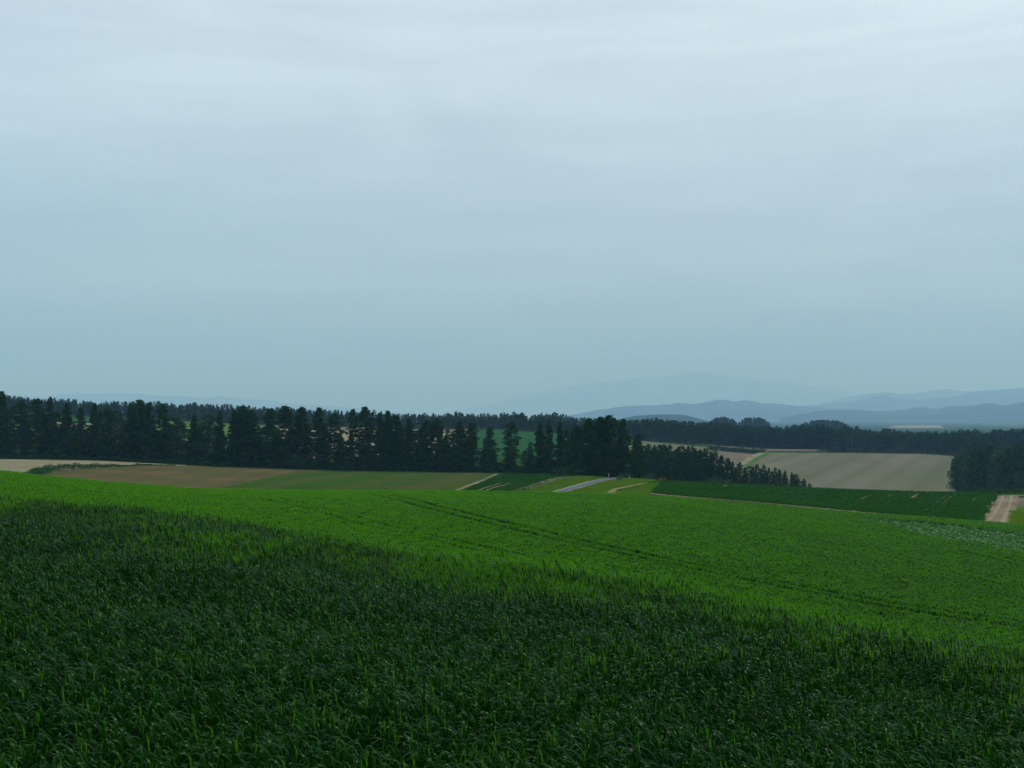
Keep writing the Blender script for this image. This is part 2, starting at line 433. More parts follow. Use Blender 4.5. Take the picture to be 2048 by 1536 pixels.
loft('ploughed_field', [D(-320, 212), D(100, 212), D(420, 212)], [D(-320, 324), D(250, 326), D(610, 327)], m_plough, 0.05,
     'brown ploughed field with faint green rows below the windbreak trees', 'field', 90, 60)
loft('stubble_field', [D(-320, 215), D(0, 222), P(85, 944, 200), P(180, 937, 200), P(290, 931.2, 200), D(370, 322)],
     [D(-320, 326), D(0, 327), D(85, 327), D(180, 327), D(290, 327), D(372, 327)], m_tan, 0.11,
     'pale tan bare field beside the long dark hedge', 'field', 90, 40)
loft('seedling_field', [D(398, 212), D(650, 212), D(893, 212)], [D(606, 327), D(800, 327), D(1000, 327)], m_seed, 0.17,
     'grey-green field of seedling rows in front of the windbreak', 'field', 100, 60)
crop_near = [D(898, 210), D(1015, 210)]; crop_far = [D(1003, 326), D(1190, 304)]
loft('leafy_crop_field', crop_near, crop_far, m_cropsoil, 0.10, 'soil under the dark green crop between seedling field and road verge', 'field', 50, 50)
for q in (0.0, 15.0):
    strip('wheel_track', [D(941 + q, 210), D(968 + q, 236), D(1001 + q * 1.3, 262)], 0.42, m_edge, 0.58, 'pale wheel track %s through the dark green crop' % ('nearer the seedling field' if q == 0 else 'nearer the road verge'), 'track', wob=0.6)
strip('field_edge', [D(893, 210), D(945, 258), D(1001, 326)], 2.6, m_edge, 0.22, 'brown bare strip between seedling field and dark green crop', 'field edge', wob=0.3)
verge_near = [D(1018, 206), D(1110, 200), D(1240, 182), D(1262, 172)]; verge_far = [D(1120, 284), D(1190, 290), D(1255, 286), D(1322, 272)]
loft('road_verge', verge_near, verge_far, m_verge, 0.16, 'yellow-green grassy verge on both sides of the road', 'verge', 60, 50)
EDGE2 = [D(1016, 206), D(1050, 236), D(1092, 268), D(1118, 288), D(1180, 296)]
strip('field_edge', EDGE2, 3.6, m_edge, 0.40, 'reddish bare strip between dark green crop and the road verge', 'field edge', wob=0.3)
RC = [D(1078, 196), D(1100, 210), D(1128, 227), D(1160, 247), D(1188, 265), D(1214, 279), D(1246, 294)]
road = strip('road', RC, 3.3, m_asph, 0.30, 'narrow grey asphalt country road crossing the grassy verge', 'road', crown=0.05)
strip('edge_line', RC, 0.45, m_kerb, 0.36, parent=road, shift=-1.5)
strip('edge_line', RC, 0.30, m_kerb, 0.36, parent=road, shift=1.52)
pot_near = [P(1243, 983, 150), P(1300, 987, 150), P(1400, 996, 150), P(1500, 1004, 150), P(1600, 1013.5, 150), P(1700, 1023, 150), P(1800, 1032, 145), P(1870, 1037, 145), P(1962, 1046, 145)]
pot_far = [D(1326, 280), D(1500, 285), D(1650, 288), D(1800, 288), D(1900, 285), D(1992, 280)]
soil_near = [p - np.array([0.6, 3.6]) for p in pot_near]
loft('potato_field', soil_near, pot_far, m_edge, 0.08, 'soil of the long dark green crop field beyond the cereal', 'field', 120, 60)
PATH = [D(1205, 176), P(1228, 982, 160), P(1258, 975.5, 160), P(1286, 970, 160), P(1320, 965.5, 160), D(1340, 280)]
strip('dirt_path', PATH, 1.4, m_track, 0.34, 'sandy footpath climbing beside the crop field to the tree line', 'path', wob=0.4)
tr_line = [D(1988, 140), P(1993, 1047, 145), P(2002, 1030, 145), P(2010, 1015, 145), P(2014, 1002, 145), D(2016, 262)]
track = strip('dirt_track', tr_line, 4.4, m_edge, 0.20, 'dirt farm track with two pale wheel ruts at the field corner', 'track', wob=0.2)
strip('wheel_rut', tr_line, 0.6, m_sand, 0.24, parent=track, shift=-1.1, wob=0.4)
strip('wheel_rut', tr_line, 0.6, m_sand, 0.24, parent=track, shift=0.8, wob=0.4)
loft('bare_field', [P(2018, 1013, 145), D(2400, 205)], [D(2022, 252), D(2400, 250)], m_pink, 0.16, 'small pinkish bare field beyond the dirt track', 'field', 30, 20)
loft('grass_plot', [D(2012, 140), D(2400, 138)], [P(2024, 1013, 145), D(2400, 206)], m_verge, 0.12, 'rough green grass plot beside the dirt track', 'grass plot', 30, 30)
strip('sand_path', [D(2010, 258), D(2100, 258), D(2400, 262)], 2.0, m_sand, 0.26, 'pale sandy path behind the pinkish bare field', 'path')
loft('sown_hillside', [D(1380, 455), D(1640, 455), D(1905, 460)], [D(1537, 756), D(1740, 756), D(1934, 756)], m_big, 0.15,
     'large grey-tan sown field on the slope across the valley', 'field', 90, 70)
strip('grass_balk', [D(1519, 700), D(1533, 757), D(1740, 762), D(1937, 760)], 4.5, m_lime, 0.35, 'green grass balk along the top of the large sown field', 'verge')
strip('farm_lane', [D(1420, 480), D(1476, 600), D(1507, 690), D(1531, 756)], 4.0, m_tan, 0.45, 'pale farm lane between pinkish plot and large sown field', 'lane')
strip('grass_balk', [D(1434, 480), D(1490, 600), D(1519, 690), D(1539, 752)], 3.0, m_lime, 0.40, 'green grass strip beside the pale farm lane', 'verge')
loft('pink_plot', [D(1360, 560), D(1470, 570)], [D(1436, 716), D(1514, 716)], m_pink, 0.2, 'pinkish-brown plot left of the farm lane', 'field', 40, 40)
loft('tan_slope', [D(1240, 560), D(1370, 640), D(1440, 730), D(1522, 748)], [D(1268, 752), D(1345, 752), D(1430, 753), D(1528, 754)], m_big, 0.25,
     'tan sloping field below the far forest edge', 'field', 60, 40)
loft('pink_strip_field', [D(1450, 770), D(1545, 770), D(1630, 772)], [D(1400, 800), D(1530, 800), D(1640, 800)], m_pink, 0.3, 'thin pinkish field strip along the foot of the far forest', 'field', 30, 12)
loft('green_slope', [D(890, 390), D(1180, 385)], [D(950, 756), D(1140, 756)], m_green, 0.15, 'blue-green crop field glimpsed behind the windbreak', 'field', 40, 50)
loft('tan_terrace', [D(560, 380), D(890, 400)], [D(560, 690), D(945, 690)], m_tan, 0.15, 'tan bare terrace glimpsed between the middle windbreak trees', 'field', 50, 40)
loft('pink_terrace', [D(560, 692), D(940, 692)], [D(620, 757), D(945, 757)], m_pink, 0.2, 'pinkish field under the far forest behind the windbreak', 'field', 50, 20)
loft('lime_meadow', [D(330, 380), D(556, 385)], [D(300, 757), D(556, 757)], m_lime, 0.15, 'light green meadow glimpsed behind the windbreak', 'field', 40, 40)
loft('tan_allotment', [D(130, 440), D(326, 440)], [D(110, 640), D(300, 640)], m_tan, 0.16, 'pale tan field glimpsed between trees at far side of windbreak', 'field', 40, 30)
loft('green_hillside', [D(-350, 440), D(126, 440)], [D(-350, 640), D(106, 640)], m_lime, 0.15, 'bright green hillside glimpsed through the first trees of the windbreak', 'field', 40, 40)
loft('striped_hillside', [D(-350, 645), D(300, 645)], [D(-350, 756), D(300, 756)], m_green, 0.17, 'green hillside under the far forest by the picture edge', 'field', 40, 30)
loft('far_pale_field', [D(1775, 3700), D(1890, 3700)], [D(1790, 5600), D(1880, 5600)], m_tan, 1.0, 'distant pale field on the plain before the hills', 'field', 20, 20)
loft('far_pale_strip', [D(1965, 4800), D(2200, 4800)], [D(1975, 6800), D(2200, 6800)], m_lime, 1.0, 'distant light green field strip at the foot of the hills', 'field', 20, 20)

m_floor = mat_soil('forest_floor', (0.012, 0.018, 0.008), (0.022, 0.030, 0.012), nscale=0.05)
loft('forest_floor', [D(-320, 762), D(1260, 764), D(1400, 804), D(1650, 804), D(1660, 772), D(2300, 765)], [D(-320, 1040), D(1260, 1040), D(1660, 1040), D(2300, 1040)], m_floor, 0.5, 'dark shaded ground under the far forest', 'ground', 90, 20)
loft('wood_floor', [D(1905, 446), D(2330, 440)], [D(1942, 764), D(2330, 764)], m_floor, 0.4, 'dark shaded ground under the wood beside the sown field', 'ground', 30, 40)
# ------------------------------------------------------------------ far hills
m_hill = mat_soil('wooded_hill', (0.008, 0.026, 0.014), (0.02, 0.045, 0.022), nscale=0.0012, bump=0.0, green=(0.085, 0.10, 0.055), green_amt=0.55)
def hill(name, sky_line, d, depth, rough, label, seed):
    px = np.linspace(sky_line[0][0], sky_line[-1][0], 260)
    py = np.interp(px, [s[0] for s in sky_line], [s[1] for s in sky_line])
    k = np.hanning(13); k /= k.sum(); py = np.convolve(np.pad(py, 6, mode='edge'), k, 'valid')
    n = 40; s = np.linspace(-1, 1, n)
    dd = d + s * depth
    py = py + 4.5 * fbm(px / 34.0, np.zeros_like(px) + seed, seed, 4) * np.clip((834 - py) / 25, 0, 1)
    u, sl = slope_px(px, py)
    X = u[None, :] * dd[:, None]; Y = np.repeat(dd[:, None], len(px), 1)
    zb = T(X, Y) - 8
    prof = np.clip(1 - np.abs(s), 0, 1) ** 1.15
    top = sl * d
    Z = zb + (top[None, :] - zb) * prof[:, None]
    nz = fbm(X / (depth * 0.35), Y / (depth * 0.35), seed, 5) * rough
    Z = Z + nz * (0.35 + 0.65 * np.sin(np.pi * np.clip(prof, 0, 1)))[:, None] * np.clip((Z - zb) / max(top.max() - zb.min(), 1), 0, 1)
    ii = np.arange(X.size).reshape(X.shape)
    q = np.stack([ii[:-1, :-1], ii[:-1, 1:], ii[1:, 1:], ii[1:, :-1]], -1).reshape(-1, 4)
    o = link(name, make_mesh(name, np.dstack([X, Y, Z]), q, smooth=True), m_hill)
    tag(o, label, 'hill', kind='structure')
hill('hill', [(1120, 834), (1180, 822), (1260, 812), (1330, 808), (1400, 803), (1445, 796), (1490, 800), (1540, 805), (1600, 812), (1680, 818), (1760, 826), (1850, 836)], 14500, 2400, 120, 'hazy rounded hill rising beyond the far forest', 21)
hill('hill', [(1560, 836), (1640, 822), (1700, 818), (1760, 822), (1840, 816), (1920, 812), (2000, 806), (2080, 803), (2300, 800)], 10500, 1900, 90, 'darker wooded ridge in front of the blue hills', 31)
hill('hill', [(1500, 834), (1600, 812), (1680, 806), (1740, 796), (1760, 789), (1800, 793), (1840, 802), (1900, 795), (1950, 784), (2020, 778), (2100, 772), (2350, 770)], 19000, 3000, 170, 'blue knobbly hill range behind the darker ridge', 41)
hill('hill', [(1560, 830), (1700, 790), (1760, 783), (1810, 786), (1880, 778), (1960, 781), (2060, 774), (2400, 778)], 25000, 3500, 200, 'pale blue hill range fading behind the knobbly hills', 51)
hill('hill', [(900, 826), (1000, 800), (1120, 776), (1230, 757), (1320, 750), (1400, 744), (1470, 751), (1540, 762), (1600, 770), (1690, 780), (1800, 796), (1950, 830)], 38600, 1900, 160, 'barely visible broad mountain fading into the hazy sky', 61)
hill('hill', [(-300, 806), (-60, 796), (60, 790), (160, 788), (270, 786), (380, 792), (470, 796), (600, 804), (760, 822), (900, 834)], 29000, 4500, 220, 'faint long hill above the trees at the picture edge', 71)
hill('hill', [(1220, 842), (1270, 831), (1320, 828), (1370, 831), (1410, 840), (1450, 850)], 5200, 600, 20, 'low dark wooded knoll just behind the far forest', 81)

# ------------------------------------------------------------------ trees
m_bark = mat_plain('larch_bark', (0.042, 0.036, 0.030), 0.95, 0.3, 3.0)
m_pale_bark = mat_plain('pale_bark', (0.11, 0.10, 0.085), 0.95, 0.3, 3.0)
m_larch = mat_leaf('larch_needles', [(0.010, 0.036, 0.003), (0.021, 0.068, 0.006), (0.042, 0.115, 0.010)], 0.8, 0.0, 0.22, 0.12)
m_spruce = mat_leaf('dark_needles', [(0.007, 0.030, 0.005), (0.014, 0.053, 0.008), (0.028, 0.09, 0.013)], 0.8, 0.0, 0.18, 0.1)
m_broad = mat_leaf('broad_leaves', [(0.010, 0.034, 0.008), (0.020, 0.058, 0.011), (0.036, 0.09, 0.016)], 0.6, 0.1, 0.3, 0.15)
m_bush = mat_leaf('bush_leaves', [(0.010, 0.036, 0.008), (0.020, 0.062, 0.011), (0.038, 0.10, 0.018)], 0.6, 0.1, 0.3, 0.4)
m_grass = mat_leaf('verge_grass', [(0.075, 0.155, 0.004), (0.13, 0.22, 0.007), (0.20, 0.28, 0.014)], 0.6, 0.1, 0.25, 0.12)
m_russet = mat_leaf('russet_leaves', [(0.14, 0.05, 0.02), (0.20, 0.075, 0.025), (0.26, 0.10, 0.03)], 0.6, 0.25, 0.2, 0.4)

def tube(path, r, nside=5):
    """closed-side tapered tube"""
    path = np.array(path, float); n = len(path)
    a = np.linspace(0, 2 * np.pi, nside, endpoint=False)
    tg = np.gradient(path, axis=0); tg /= np.linalg.norm(tg, axis=1)[:, None] + 1e-9
    ref = np.array([0.0, 0.0, 1.0]) if abs(tg[0][2]) < 0.8 else np.array([1.0, 0.0, 0.0])
    b = np.cross(tg, ref); b /= np.linalg.norm(b, axis=1)[:, None] + 1e-9
    c = np.cross(tg, b)
    V = path[:, None, :] + np.array(r)[:, None, None] * (np.cos(a)[None, :, None] * b[:, None, :] + np.sin(a)[None, :, None] * c[:, None, :])
    ii = np.arange(n * nside).reshape(n, nside); jj = np.roll(ii, -1, 1)
    q = np.stack([ii[:-1], jj[:-1], jj[1:], ii[1:]], -1).reshape(-1, 4)
    return V.reshape(-1, 3), q
class Acc:
    def __init__(s): s.V = []; s.Q = []; s.n = 0; s.A = []
    def add(s, V, Q, a=0.5):
        s.V.append(V); s.Q.append(np.asarray(Q) + s.n); s.n += len(V); s.A.append(np.full(len(V), a) if np.isscalar(a) else a)
    def mesh(s, name, smooth=False):
        return make_mesh(name, np.concatenate(s.V), np.concatenate(s.Q), smooth=smooth, attr={'leaf': np.concatenate(s.A)})
def leaf_quads(C, nrm_spread, size, rng, up=(0, 0, 1), elong=1.5):
    """small kite-shaped sprays at centres C"""
    n = len(C)
    nr = np.array(up)[None, :] + rng.normal(0, nrm_spread, (n, 3)); nr /= np.linalg.norm(nr, axis=1)[:, None]
    t = rng.normal(0, 1, (n, 3)); t -= (t * nr).sum(1)[:, None] * nr; t /= np.linalg.norm(t, axis=1)[:, None]
    b = np.cross(nr, t)
    s = size * rng.uniform(0.6, 1.3, n)
    V = np.stack([C - t * (s * elong)[:, None], C - b * (s * 0.55)[:, None], C + t * (s * elong * 0.9)[:, None], C + b * (s * 0.55)[:, None]], 1)
    return V.reshape(-1, 3), np.arange(4 * n).reshape(n, 4), np.repeat(rng.random(n), 4)

def conifer(seed, base=0.16, R=0.17, nbr=80, per=24, size=0.02, shape=0.75, droop=0.25, gappy=0.25, limbs=True):
    """unit-height conifer: returns (trunk mesh, crown mesh)"""
    rng = np.random.default_rng(seed)
    tr = Acc(); cr_ = Acc()
    zs = np.linspace(-0.03, 0.985, 9)
    bend = rng.normal(0, 0.006, 2)
    path = np.stack([bend[0] * np.sin(zs * 3), bend[1] * np.sin(zs * 2.5), zs], 1)
    tr.add(*tube(path, 0.0135 * (1 - zs * 0.93) + 0.0012, 6))
    gapz = rng.uniform(base, 0.9, 3)
    az = rng.uniform(0, 6.28)
    for k in range(nbr):
        t = base + (1 - base) * ((k + rng.uniform(0, 1)) / nbr) ** 0.92
        az += 2.4 + rng.normal(0, 0.35)
        if rng.random() < gappy * 0.5 and t < 0.85: continue
        s = (t - base) / (1 - base)
        prof = min(1.0, 0.55 + 2.2 * s) * (1 - s ** 1.35) ** shape + 0.035
        ln = R * prof * rng.uniform(0.62, 1.18)
        if np.abs(gapz - t).min() < 0.02: ln *= 0.6
        d = np.array([math.cos(az), math.sin(az), 0.0])
        p0 = np.array([0, 0, t])
        rise = 0.25 - droop * (1 - s) * 1.6 + rng.normal(0, 0.08)
        m = 5
        ss = np.linspace(0, 1, m)
        br = p0 + d[None, :] * (ln * ss)[:, None] + np.array([0, 0, 1.0])[None, :] * (ln * (rise * ss - 0.25 * ss ** 2 + 0.12 * ss ** 4))[:, None]
        if limbs: tr.add(*tube(br[[0, 2, 4]], np.array([0.0038, 0.0024, 0.0008]) * (0.5 + ln / R), 3))
        npq = max(4, int(per * (0.35 + 0.65 * ln / R)))
        s_ = rng.uniform(0.12, 1.03, npq) ** 0.8
        c = np.stack([np.interp(s_, ss, br[:, j]) for j in range(3)], 1)
        side = np.array([-d[1], d[0], 0.0])
        c += side[None, :] * (rng.normal(0, 0.17, npq) * ln * (1.15 - s_))[:, None]
        c[:, 2] += rng.normal(-0.004, 0.007, npq)
        cr_.add(*leaf_quads(c, 0.75, size, rng))
    c = np.stack([rng.normal(0, 0.005, 10), rng.normal(0, 0.005, 10), rng.uniform(0.94, 1.0, 10)], 1)
    cr_.add(*leaf_quads(c, 1.0, size * 0.8, rng))
    return tr.mesh('trunk'), cr_.mesh('crown')

def broadleaf(seed, base=0.2, R=0.3, lobes=9, per=150, size=0.024):
    rng = np.random.default_rng(seed)
    tr = Acc(); cr_ = Acc()
    zs = np.linspace(-0.03, 0.75, 7)
    path = np.stack([0.02 * np.sin(zs * 4 + seed), 0.02 * np.cos(zs * 3 + seed) - 0.02, zs], 1)
    tr.add(*tube(path, 0.018 * (1 - zs) + 0.002, 6))
    for k in range(lobes):
        t = base + (0.9 - base) * (k + 0.5) / lobes
        s = (t - base) / (0.9 - base)
        az = k * 2.4 + rng.uniform(-.4, .4)
        off = R * 0.55 * math.sin(math.pi * min(0.95, 0.25 + 0.7 * s)) * rng.uniform(0.6, 1.2)
        c0 = np.array([math.cos(az) * off, math.sin(az) * off, t])
        tr.add(*tube([np.array([0, 0, t * 0.7]), c0 * [0.6, 0.6, 1] * np.array([1, 1, 0.92]), c0], [0.006, 0.004, 0.001], 3))
        rad = R * rng.uniform(0.38, 0.62) * (1.1 - 0.45 * s)
        v = rng.normal(0, 1, (per, 3)); v /= np.linalg.norm(v, axis=1)[:, None]
        v *= (rng.random(per) ** 0.4)[:, None]
        c = c0 + v * rad * np.array([1, 1, 0.8])
        cr_.add(*leaf_quads(c, 0.9, size, rng, elong=1.15))
    return tr.mesh('trunk'), cr_.mesh('crown')

def bush(seed, per=420, lobes=6, size=0.05, flat=0.9):
    rng = np.random.default_rng(seed)
    a = Acc()
    for k in range(lobes):
        c0 = np.array([rng.normal(0, 0.28), rng.normal(0, 0.28), rng.uniform(0.28, 0.62) * flat])
        v = rng.normal(0, 1, (per // lobes, 3)); v /= np.linalg.norm(v, axis=1)[:, None]
        v *= (rng.random(len(v)) ** 0.45)[:, None] * rng.uniform(0.28, 0.4)
        c = c0 + v; c[:, 2] = np.maximum(c[:, 2], 0.01)
        a.add(*leaf_quads(c, 0.9, size, rng, elong=1.2))
    st = Acc()
    for k in range(5):
        e_ = np.array([rng.normal(0, 0.25), rng.normal(0, 0.25), rng.uniform(0.4, 0.7)])
        st.add(*tube([np.array([0, 0, -0.05]), e_ * [0.4, 0.4, 0.5], e_], [0.02, 0.014, 0.005], 3))
    return st.mesh('stem'), a.mesh('foliage')

LARCH = [conifer(100 + i, base=[0.10, 0.13, 0.08, 0.16, 0.11, 0.09, 0.2][i], R=[0.17, 0.2, 0.15, 0.18, 0.22, 0.14, 0.19][i], nbr=[84, 90, 80, 76, 88, 84, 70][i],
                 per=44, size=0.0205, shape=[0.6, 0.48, 0.72, 0.52, 0.48, 0.75, 0.45][i], gappy=[0.1, 0.2, 0.1, 0.3, 0.15, 0.1, 0.35][i]) for i in range(7)]
SPRUCE = [conifer(200 + i, base=0.06, R=[0.22, 0.26, 0.19, 0.24][i], nbr=64, per=18, size=0.026, shape=[0.6, 0.5, 0.7, 0.55][i], droop=0.3, gappy=0.15) for i in range(4)]
BROAD = [broadleaf(300 + i, base=0.16, R=[0.28, 0.32, 0.24][i]) for i in range(3)]
BUSH = [bush(400 + i) for i in range(4)]
FARC = [conifer(500 + i, base=[0.10, 0.2, 0.07, 0.26][i], R=[0.17, 0.15, 0.21, 0.18][i], nbr=38, per=11, size=0.038, shape=0.6, gappy=0.15, limbs=False) for i in range(4)]
for lib, b, c in ((LARCH, m_bark, m_larch), (SPRUCE, m_bark, m_spruce), (BROAD, m_bark, m_broad), (BUSH, m_bark, m_bush), (FARC, m_bark, m_spruce)):
    for t_, c_ in lib:
        t_.materials.append(b); c_.materials.append(c)

def plant(name, kit, p, h, wide, label, cat, group, parts=('trunk', 'crown'), sink=0.0):
    root = bpy.data.objects.new(name, None); COL.objects.link(root)
    root.empty_display_size = 0.5
    root.location = (p[0], p[1], z_at(p) - sink)
    root.rotation_euler = (0, 0, random.uniform(0, 6.28))
    for nm, me in zip(parts, kit):
        o = bpy.data.objects.new(nm, me); COL.objects.link(o); o.parent = root
        o.scale = (h * wide, h * wide, h)
    tag(root, label, cat, group)
    return root
def height_for(p, top_py):
    """height that brings a tree standing at p up to a photo row"""
    return float(slope_px(1024, top_py)[1]) * p[1] - z_at(p)

# windbreak row (px, top row, kind)
WB = [(2, 783, 'L'), (43, 800, 'L'), (72, 797, 'L'), (99, 795, 'L'), (132, 806, 'L'), (160, 815, 'L'), (188, 806, 'L'), (214, 816, 'L'), (239, 823, 'B'), (262, 808, 'L'), (279, 800, 'L'), (296, 806, 'L'),
      (325, 808, 'L'), (352, 822, 'B'), (388, 829, 'L'), (416, 828, 'B'), (439, 821, 'L'), (468, 820, 'L'), (485, 813, 'L'), (500, 820, 'L'), (540, 817, 'L'), (571, 812, 'L'), (603, 814, 'L'),
      (637, 816, 'L'), (668, 827, 'L'), (706, 817, 'S'), (730, 814, 'L'), (759, 826, 'L'), (776, 822, 'L'), (790, 830, 'L'), (818, 838, 'L'), (846, 852, 'L'), (873, 837, 'L'), (895, 858, 'S'), (919, 842, 'L'), (942, 845, 'L'),
      (979, 854, 'L'), (1023, 843, 'L'), (1060, 884, 'S'), (1080, 845, 'L'), (1098, 843, 'L'), (1120, 845, 'L'), (1152, 850, 'L'), (1178, 837, 'L'), (1200, 834, 'L'), (1218, 831, 'L'), (1246, 838, 'L'), (1272, 880, 'L')]
DESC = {'L': 'dark green larch', 'B': 'rounded leafy tree', 'S': 'slender dark spruce'}
NAME = {'L': 'larch_tree', 'B': 'leafy_tree', 'S': 'spruce_tree'}
TIP = {'L': 'larch', 'B': 'leafy tree', 'S': 'spruce'}
def wb_d(px): return float(np.interp(px, [-100, 1000, 1140, 1250, 1300], [338, 336, 318, 298, 290]))
for i, (px, top, kd) in enumerate(WB):
    p = D(px, wb_d(px) + random.uniform(-2.0, 2.5))
    h = height_for(p, top)
    kit = {'L': LARCH, 'B': BROAD, 'S': SPRUCE}[kd][(i * 3 + i // 5) % len({'L': LARCH, 'B': BROAD, 'S': SPRUCE}[kd])]
    wide = random.uniform(1.1, 1.45)
    if kd == 'S': wide *= 0.75
    if px >= 1140 and px < 1260: wide *= 1.1
    plant(NAME[kd], kit, p, h, wide, '%s, %s tree along the front row of the windbreak counting from the left' % (DESC[kd], ordinal(i + 1)), 'tree', 'windbreak front row', sink=0.1)
# shorter trees filling the windbreak behind
k = 0
for px in np.arange(-60, 1290, 17.0):
    px = px + random.uniform(-7, 7)
    p = D(px, wb_d(px) + random.uniform(7, 13))
    h = random.uniform(9.5, 15.5) if px < 950 or px > 1130 else random.uniform(4, 8)
    kit = (LARCH + SPRUCE)[k * 5 % 11]
    plant('larch_tree' if k * 5 % 11 < 7 else 'spruce_tree', kit, p, h, random.uniform(1.3, 1.7), 'shorter dark conifer behind the windbreak front row, ' + ('above the pale tan field' if px < 400 else 'above the seedling field' if px < 960 else 'beside the road end'), 'tree', 'shorter conifers filling the windbreak', sink=0.1)
    k += 1
# hedgerow of trees running down into the valley
HR_TOP = [(1275, 886), (1285, 890), (1330, 888), (1362, 894), (1380, 891), (1420, 900), (1436, 905), (1455, 914), (1475, 922), (1490, 930), (1515, 927), (1540, 931), (1570, 938), (1600, 950), (1612, 960), (1622, 972)]
k = 0
for rowi, (d0, d1, lower, step) in enumerate(((372, 384, 0.0, 11.5), (384, 396, 5.0, 13.0), (360, 368, 14.0, 19.0))):
    for px in np.arange(1284, 1619, step):
        px = px + random.uniform(-3, 3)
        p = D(px, random.uniform(d0, d1))
        top = np.interp(px, [a for a, b in HR_TOP], [b for a, b in HR_TOP]) + lower + random.uniform(-2, 5)
        h = max(3.0, height_for(p, top))
        part_ = 'at the valley tree belt, tall end' if px < 1400 else 'at the valley tree belt, middle stretch' if px < 1510 else 'at the valley tree belt, low end'
        side_ = ('on the skyline of', 'inside', 'on the near side of')[rowi]
        plant('spruce_tree', SPRUCE[k * 3 % 4], p, h, random.uniform(0.8, 1.15) * (1.35 if h < 9 else 1.0), 'dark conifer ' + part_.replace('at the', side_ + ' the', 1), 'tree', 'conifers of the valley tree belt', sink=0.1)
        k += 1
# wood by the picture edge, its nearer trees
k = 0
WOOD = []
def wood_left(d): return float(np.interp(d, [440, 760], [1905, 1940]))
for d in np.linspace(452, 620, 7):
    for j in range(6):
        px = wood_left(d) + 9 + j * 27 + random.uniform(-7, 7)
        WOOD.append((px, d + random.uniform(-8, 8)))
for px, d in WOOD:
    p = D(px, d)
    h = random.uniform(16, 21)
    kit = SPRUCE[k % 4] if k % 3 else BROAD[(k // 3) % 3]
    plant('spruce_tree' if k % 3 else 'leafy_tree', kit, p, h, random.uniform(0.9, 1.25), '%s of the dense wood beside the large sown field, %s' % ('dark conifer' if k % 3 else 'rounded leafy tree', 'near its foot' if d < 500 else 'halfway back' if d < 570 else 'towards its back'), 'tree', 'trees of the wood beside the sown field', sink=0.1)
    k += 1
# far forest: edge trees one by one, the depth of it as one mass
SKY_TOP = [(-300, 770), (0, 788), (60, 795), (140, 800), (200, 806), (240, 802), (340, 806), (430, 808), (500, 812), (560, 816), (700, 820), (850, 827), (950, 826), (1000, 824), (1110, 827), (1150, 833), (1200, 835), (1300, 839), (1400, 843), (1520, 851), (1600, 849), (1700, 854), (1800, 858), (1900, 860), (2048, 858), (2400, 856)]
def skyrow(px): return float(np.interp(px, [a for a, b in SKY_TOP], [b for a, b in SKY_TOP]))
k = 0
for px in np.arange(-10, 1950, 15.5):
    px = px + random.uniform(-5, 5)
    p = D(px, 806 + random.uniform(-4, 6) if 1390 < px < 1650 else 770 + random.uniform(-4, 8))
    h = height_for(p, skyrow(px) + random.uniform(4, 16))
    h = min(max(h, 8), 15.5)
    if 1300 < px < 1400 and k % 2: h *= 0.55
    plant('pine_tree', FARC[k % 4], p, h, random.uniform(1.3, 1.7), 'small dark pine on the far forest edge, ' + ('behind the first trees of the windbreak' if px < 300 else 'behind the middle of the windbreak' if px < 900 else 'above the blue-green crop field' if px < 1150 else 'above the tan sloping field' if px < 1400 else 'above the thin pinkish strip' if px < 1650 else 'above the large sown field'), 'tree', 'edge trees of the far forest', sink=0.1)
    k += 1
def forest(name, spots, label, lib=FARC, cmat=None):
    """one mass of joined trees"""
    packs = []
    for t_, c_ in lib:
        o = []
        for me in (t_, c_):
            v = np.zeros(len(me.vertices) * 3, np.float32); me.vertices.foreach_get('co', v)
            li = np.zeros(len(me.loops), np.int32); me.loops.foreach_get('vertex_index', li)
            le = np.zeros(len(me.vertices), np.float32); me.attributes['leaf'].data.foreach_get('value', le)
            o.append((v.reshape(-1, 3), li.reshape(-1, 4), le))
        packs.append(o)
    VV = []; QQ = []; AA = []; MI = []; n = 0
    for j, (p, h, wd) in enumerate(spots):
        a = random.uniform(0, 6.28); ca, sa = math.cos(a), math.sin(a)
        z0 = z_at(p) - 0.1
        for mi, (v, q, le) in enumerate(packs[j % len(packs)]):
            if mi == 0: v = v[:54]; q = q[:48]; le = le[:54]
            x = (v[:, 0] * ca - v[:, 1] * sa) * h * wd + p[0]; y = (v[:, 0] * sa + v[:, 1] * ca) * h * wd + p[1]
            VV.append(np.stack([x, y, v[:, 2] * h + z0], 1)); QQ.append(q + n); n += len(v); AA.append(le); MI.append(np.full(len(q), mi, np.int32))
    me = make_mesh(name, np.concatenate(VV), np.concatenate(QQ), attr={'leaf': np.concatenate(AA)})
    me.polygons.foreach_set('material_index', np.concatenate(MI))
    o = link(name, me, [m_pale_bark if name == 'forest' else m_bark, cmat or m_spruce])
    tag(o, label, 'forest', kind='stuff')
sp = []
for px in np.arange(-320, 2300, 2.6):
    for rr in range(2):
        x = px + random.uniform(-4, 4)
        d = random.uniform(790, 1010) if rr else random.uniform(785, 860)
        if 1390 < x < 1650: d = max(d, 815)
        p = D(x, d)
        lo, hi = (8, 17) if x < 1250 else (10, 22)
        h = height_for(p, skyrow(x) + abs(random.gauss(0, 5.0)) + 7.0 * float(fbm(np.array([x / 38.0]), np.array([3.3]), 88)[0]) + (6 if rr == 0 else 0) - 2.0)
        if h < 4: continue
        sp.append((p, min(max(h, lo), hi) * random.uniform(0.93, 1.0), random.uniform(1.2, 1.75)))
forest('forest', sp, 'far dark forest mass stretching behind the fields')
sp = []
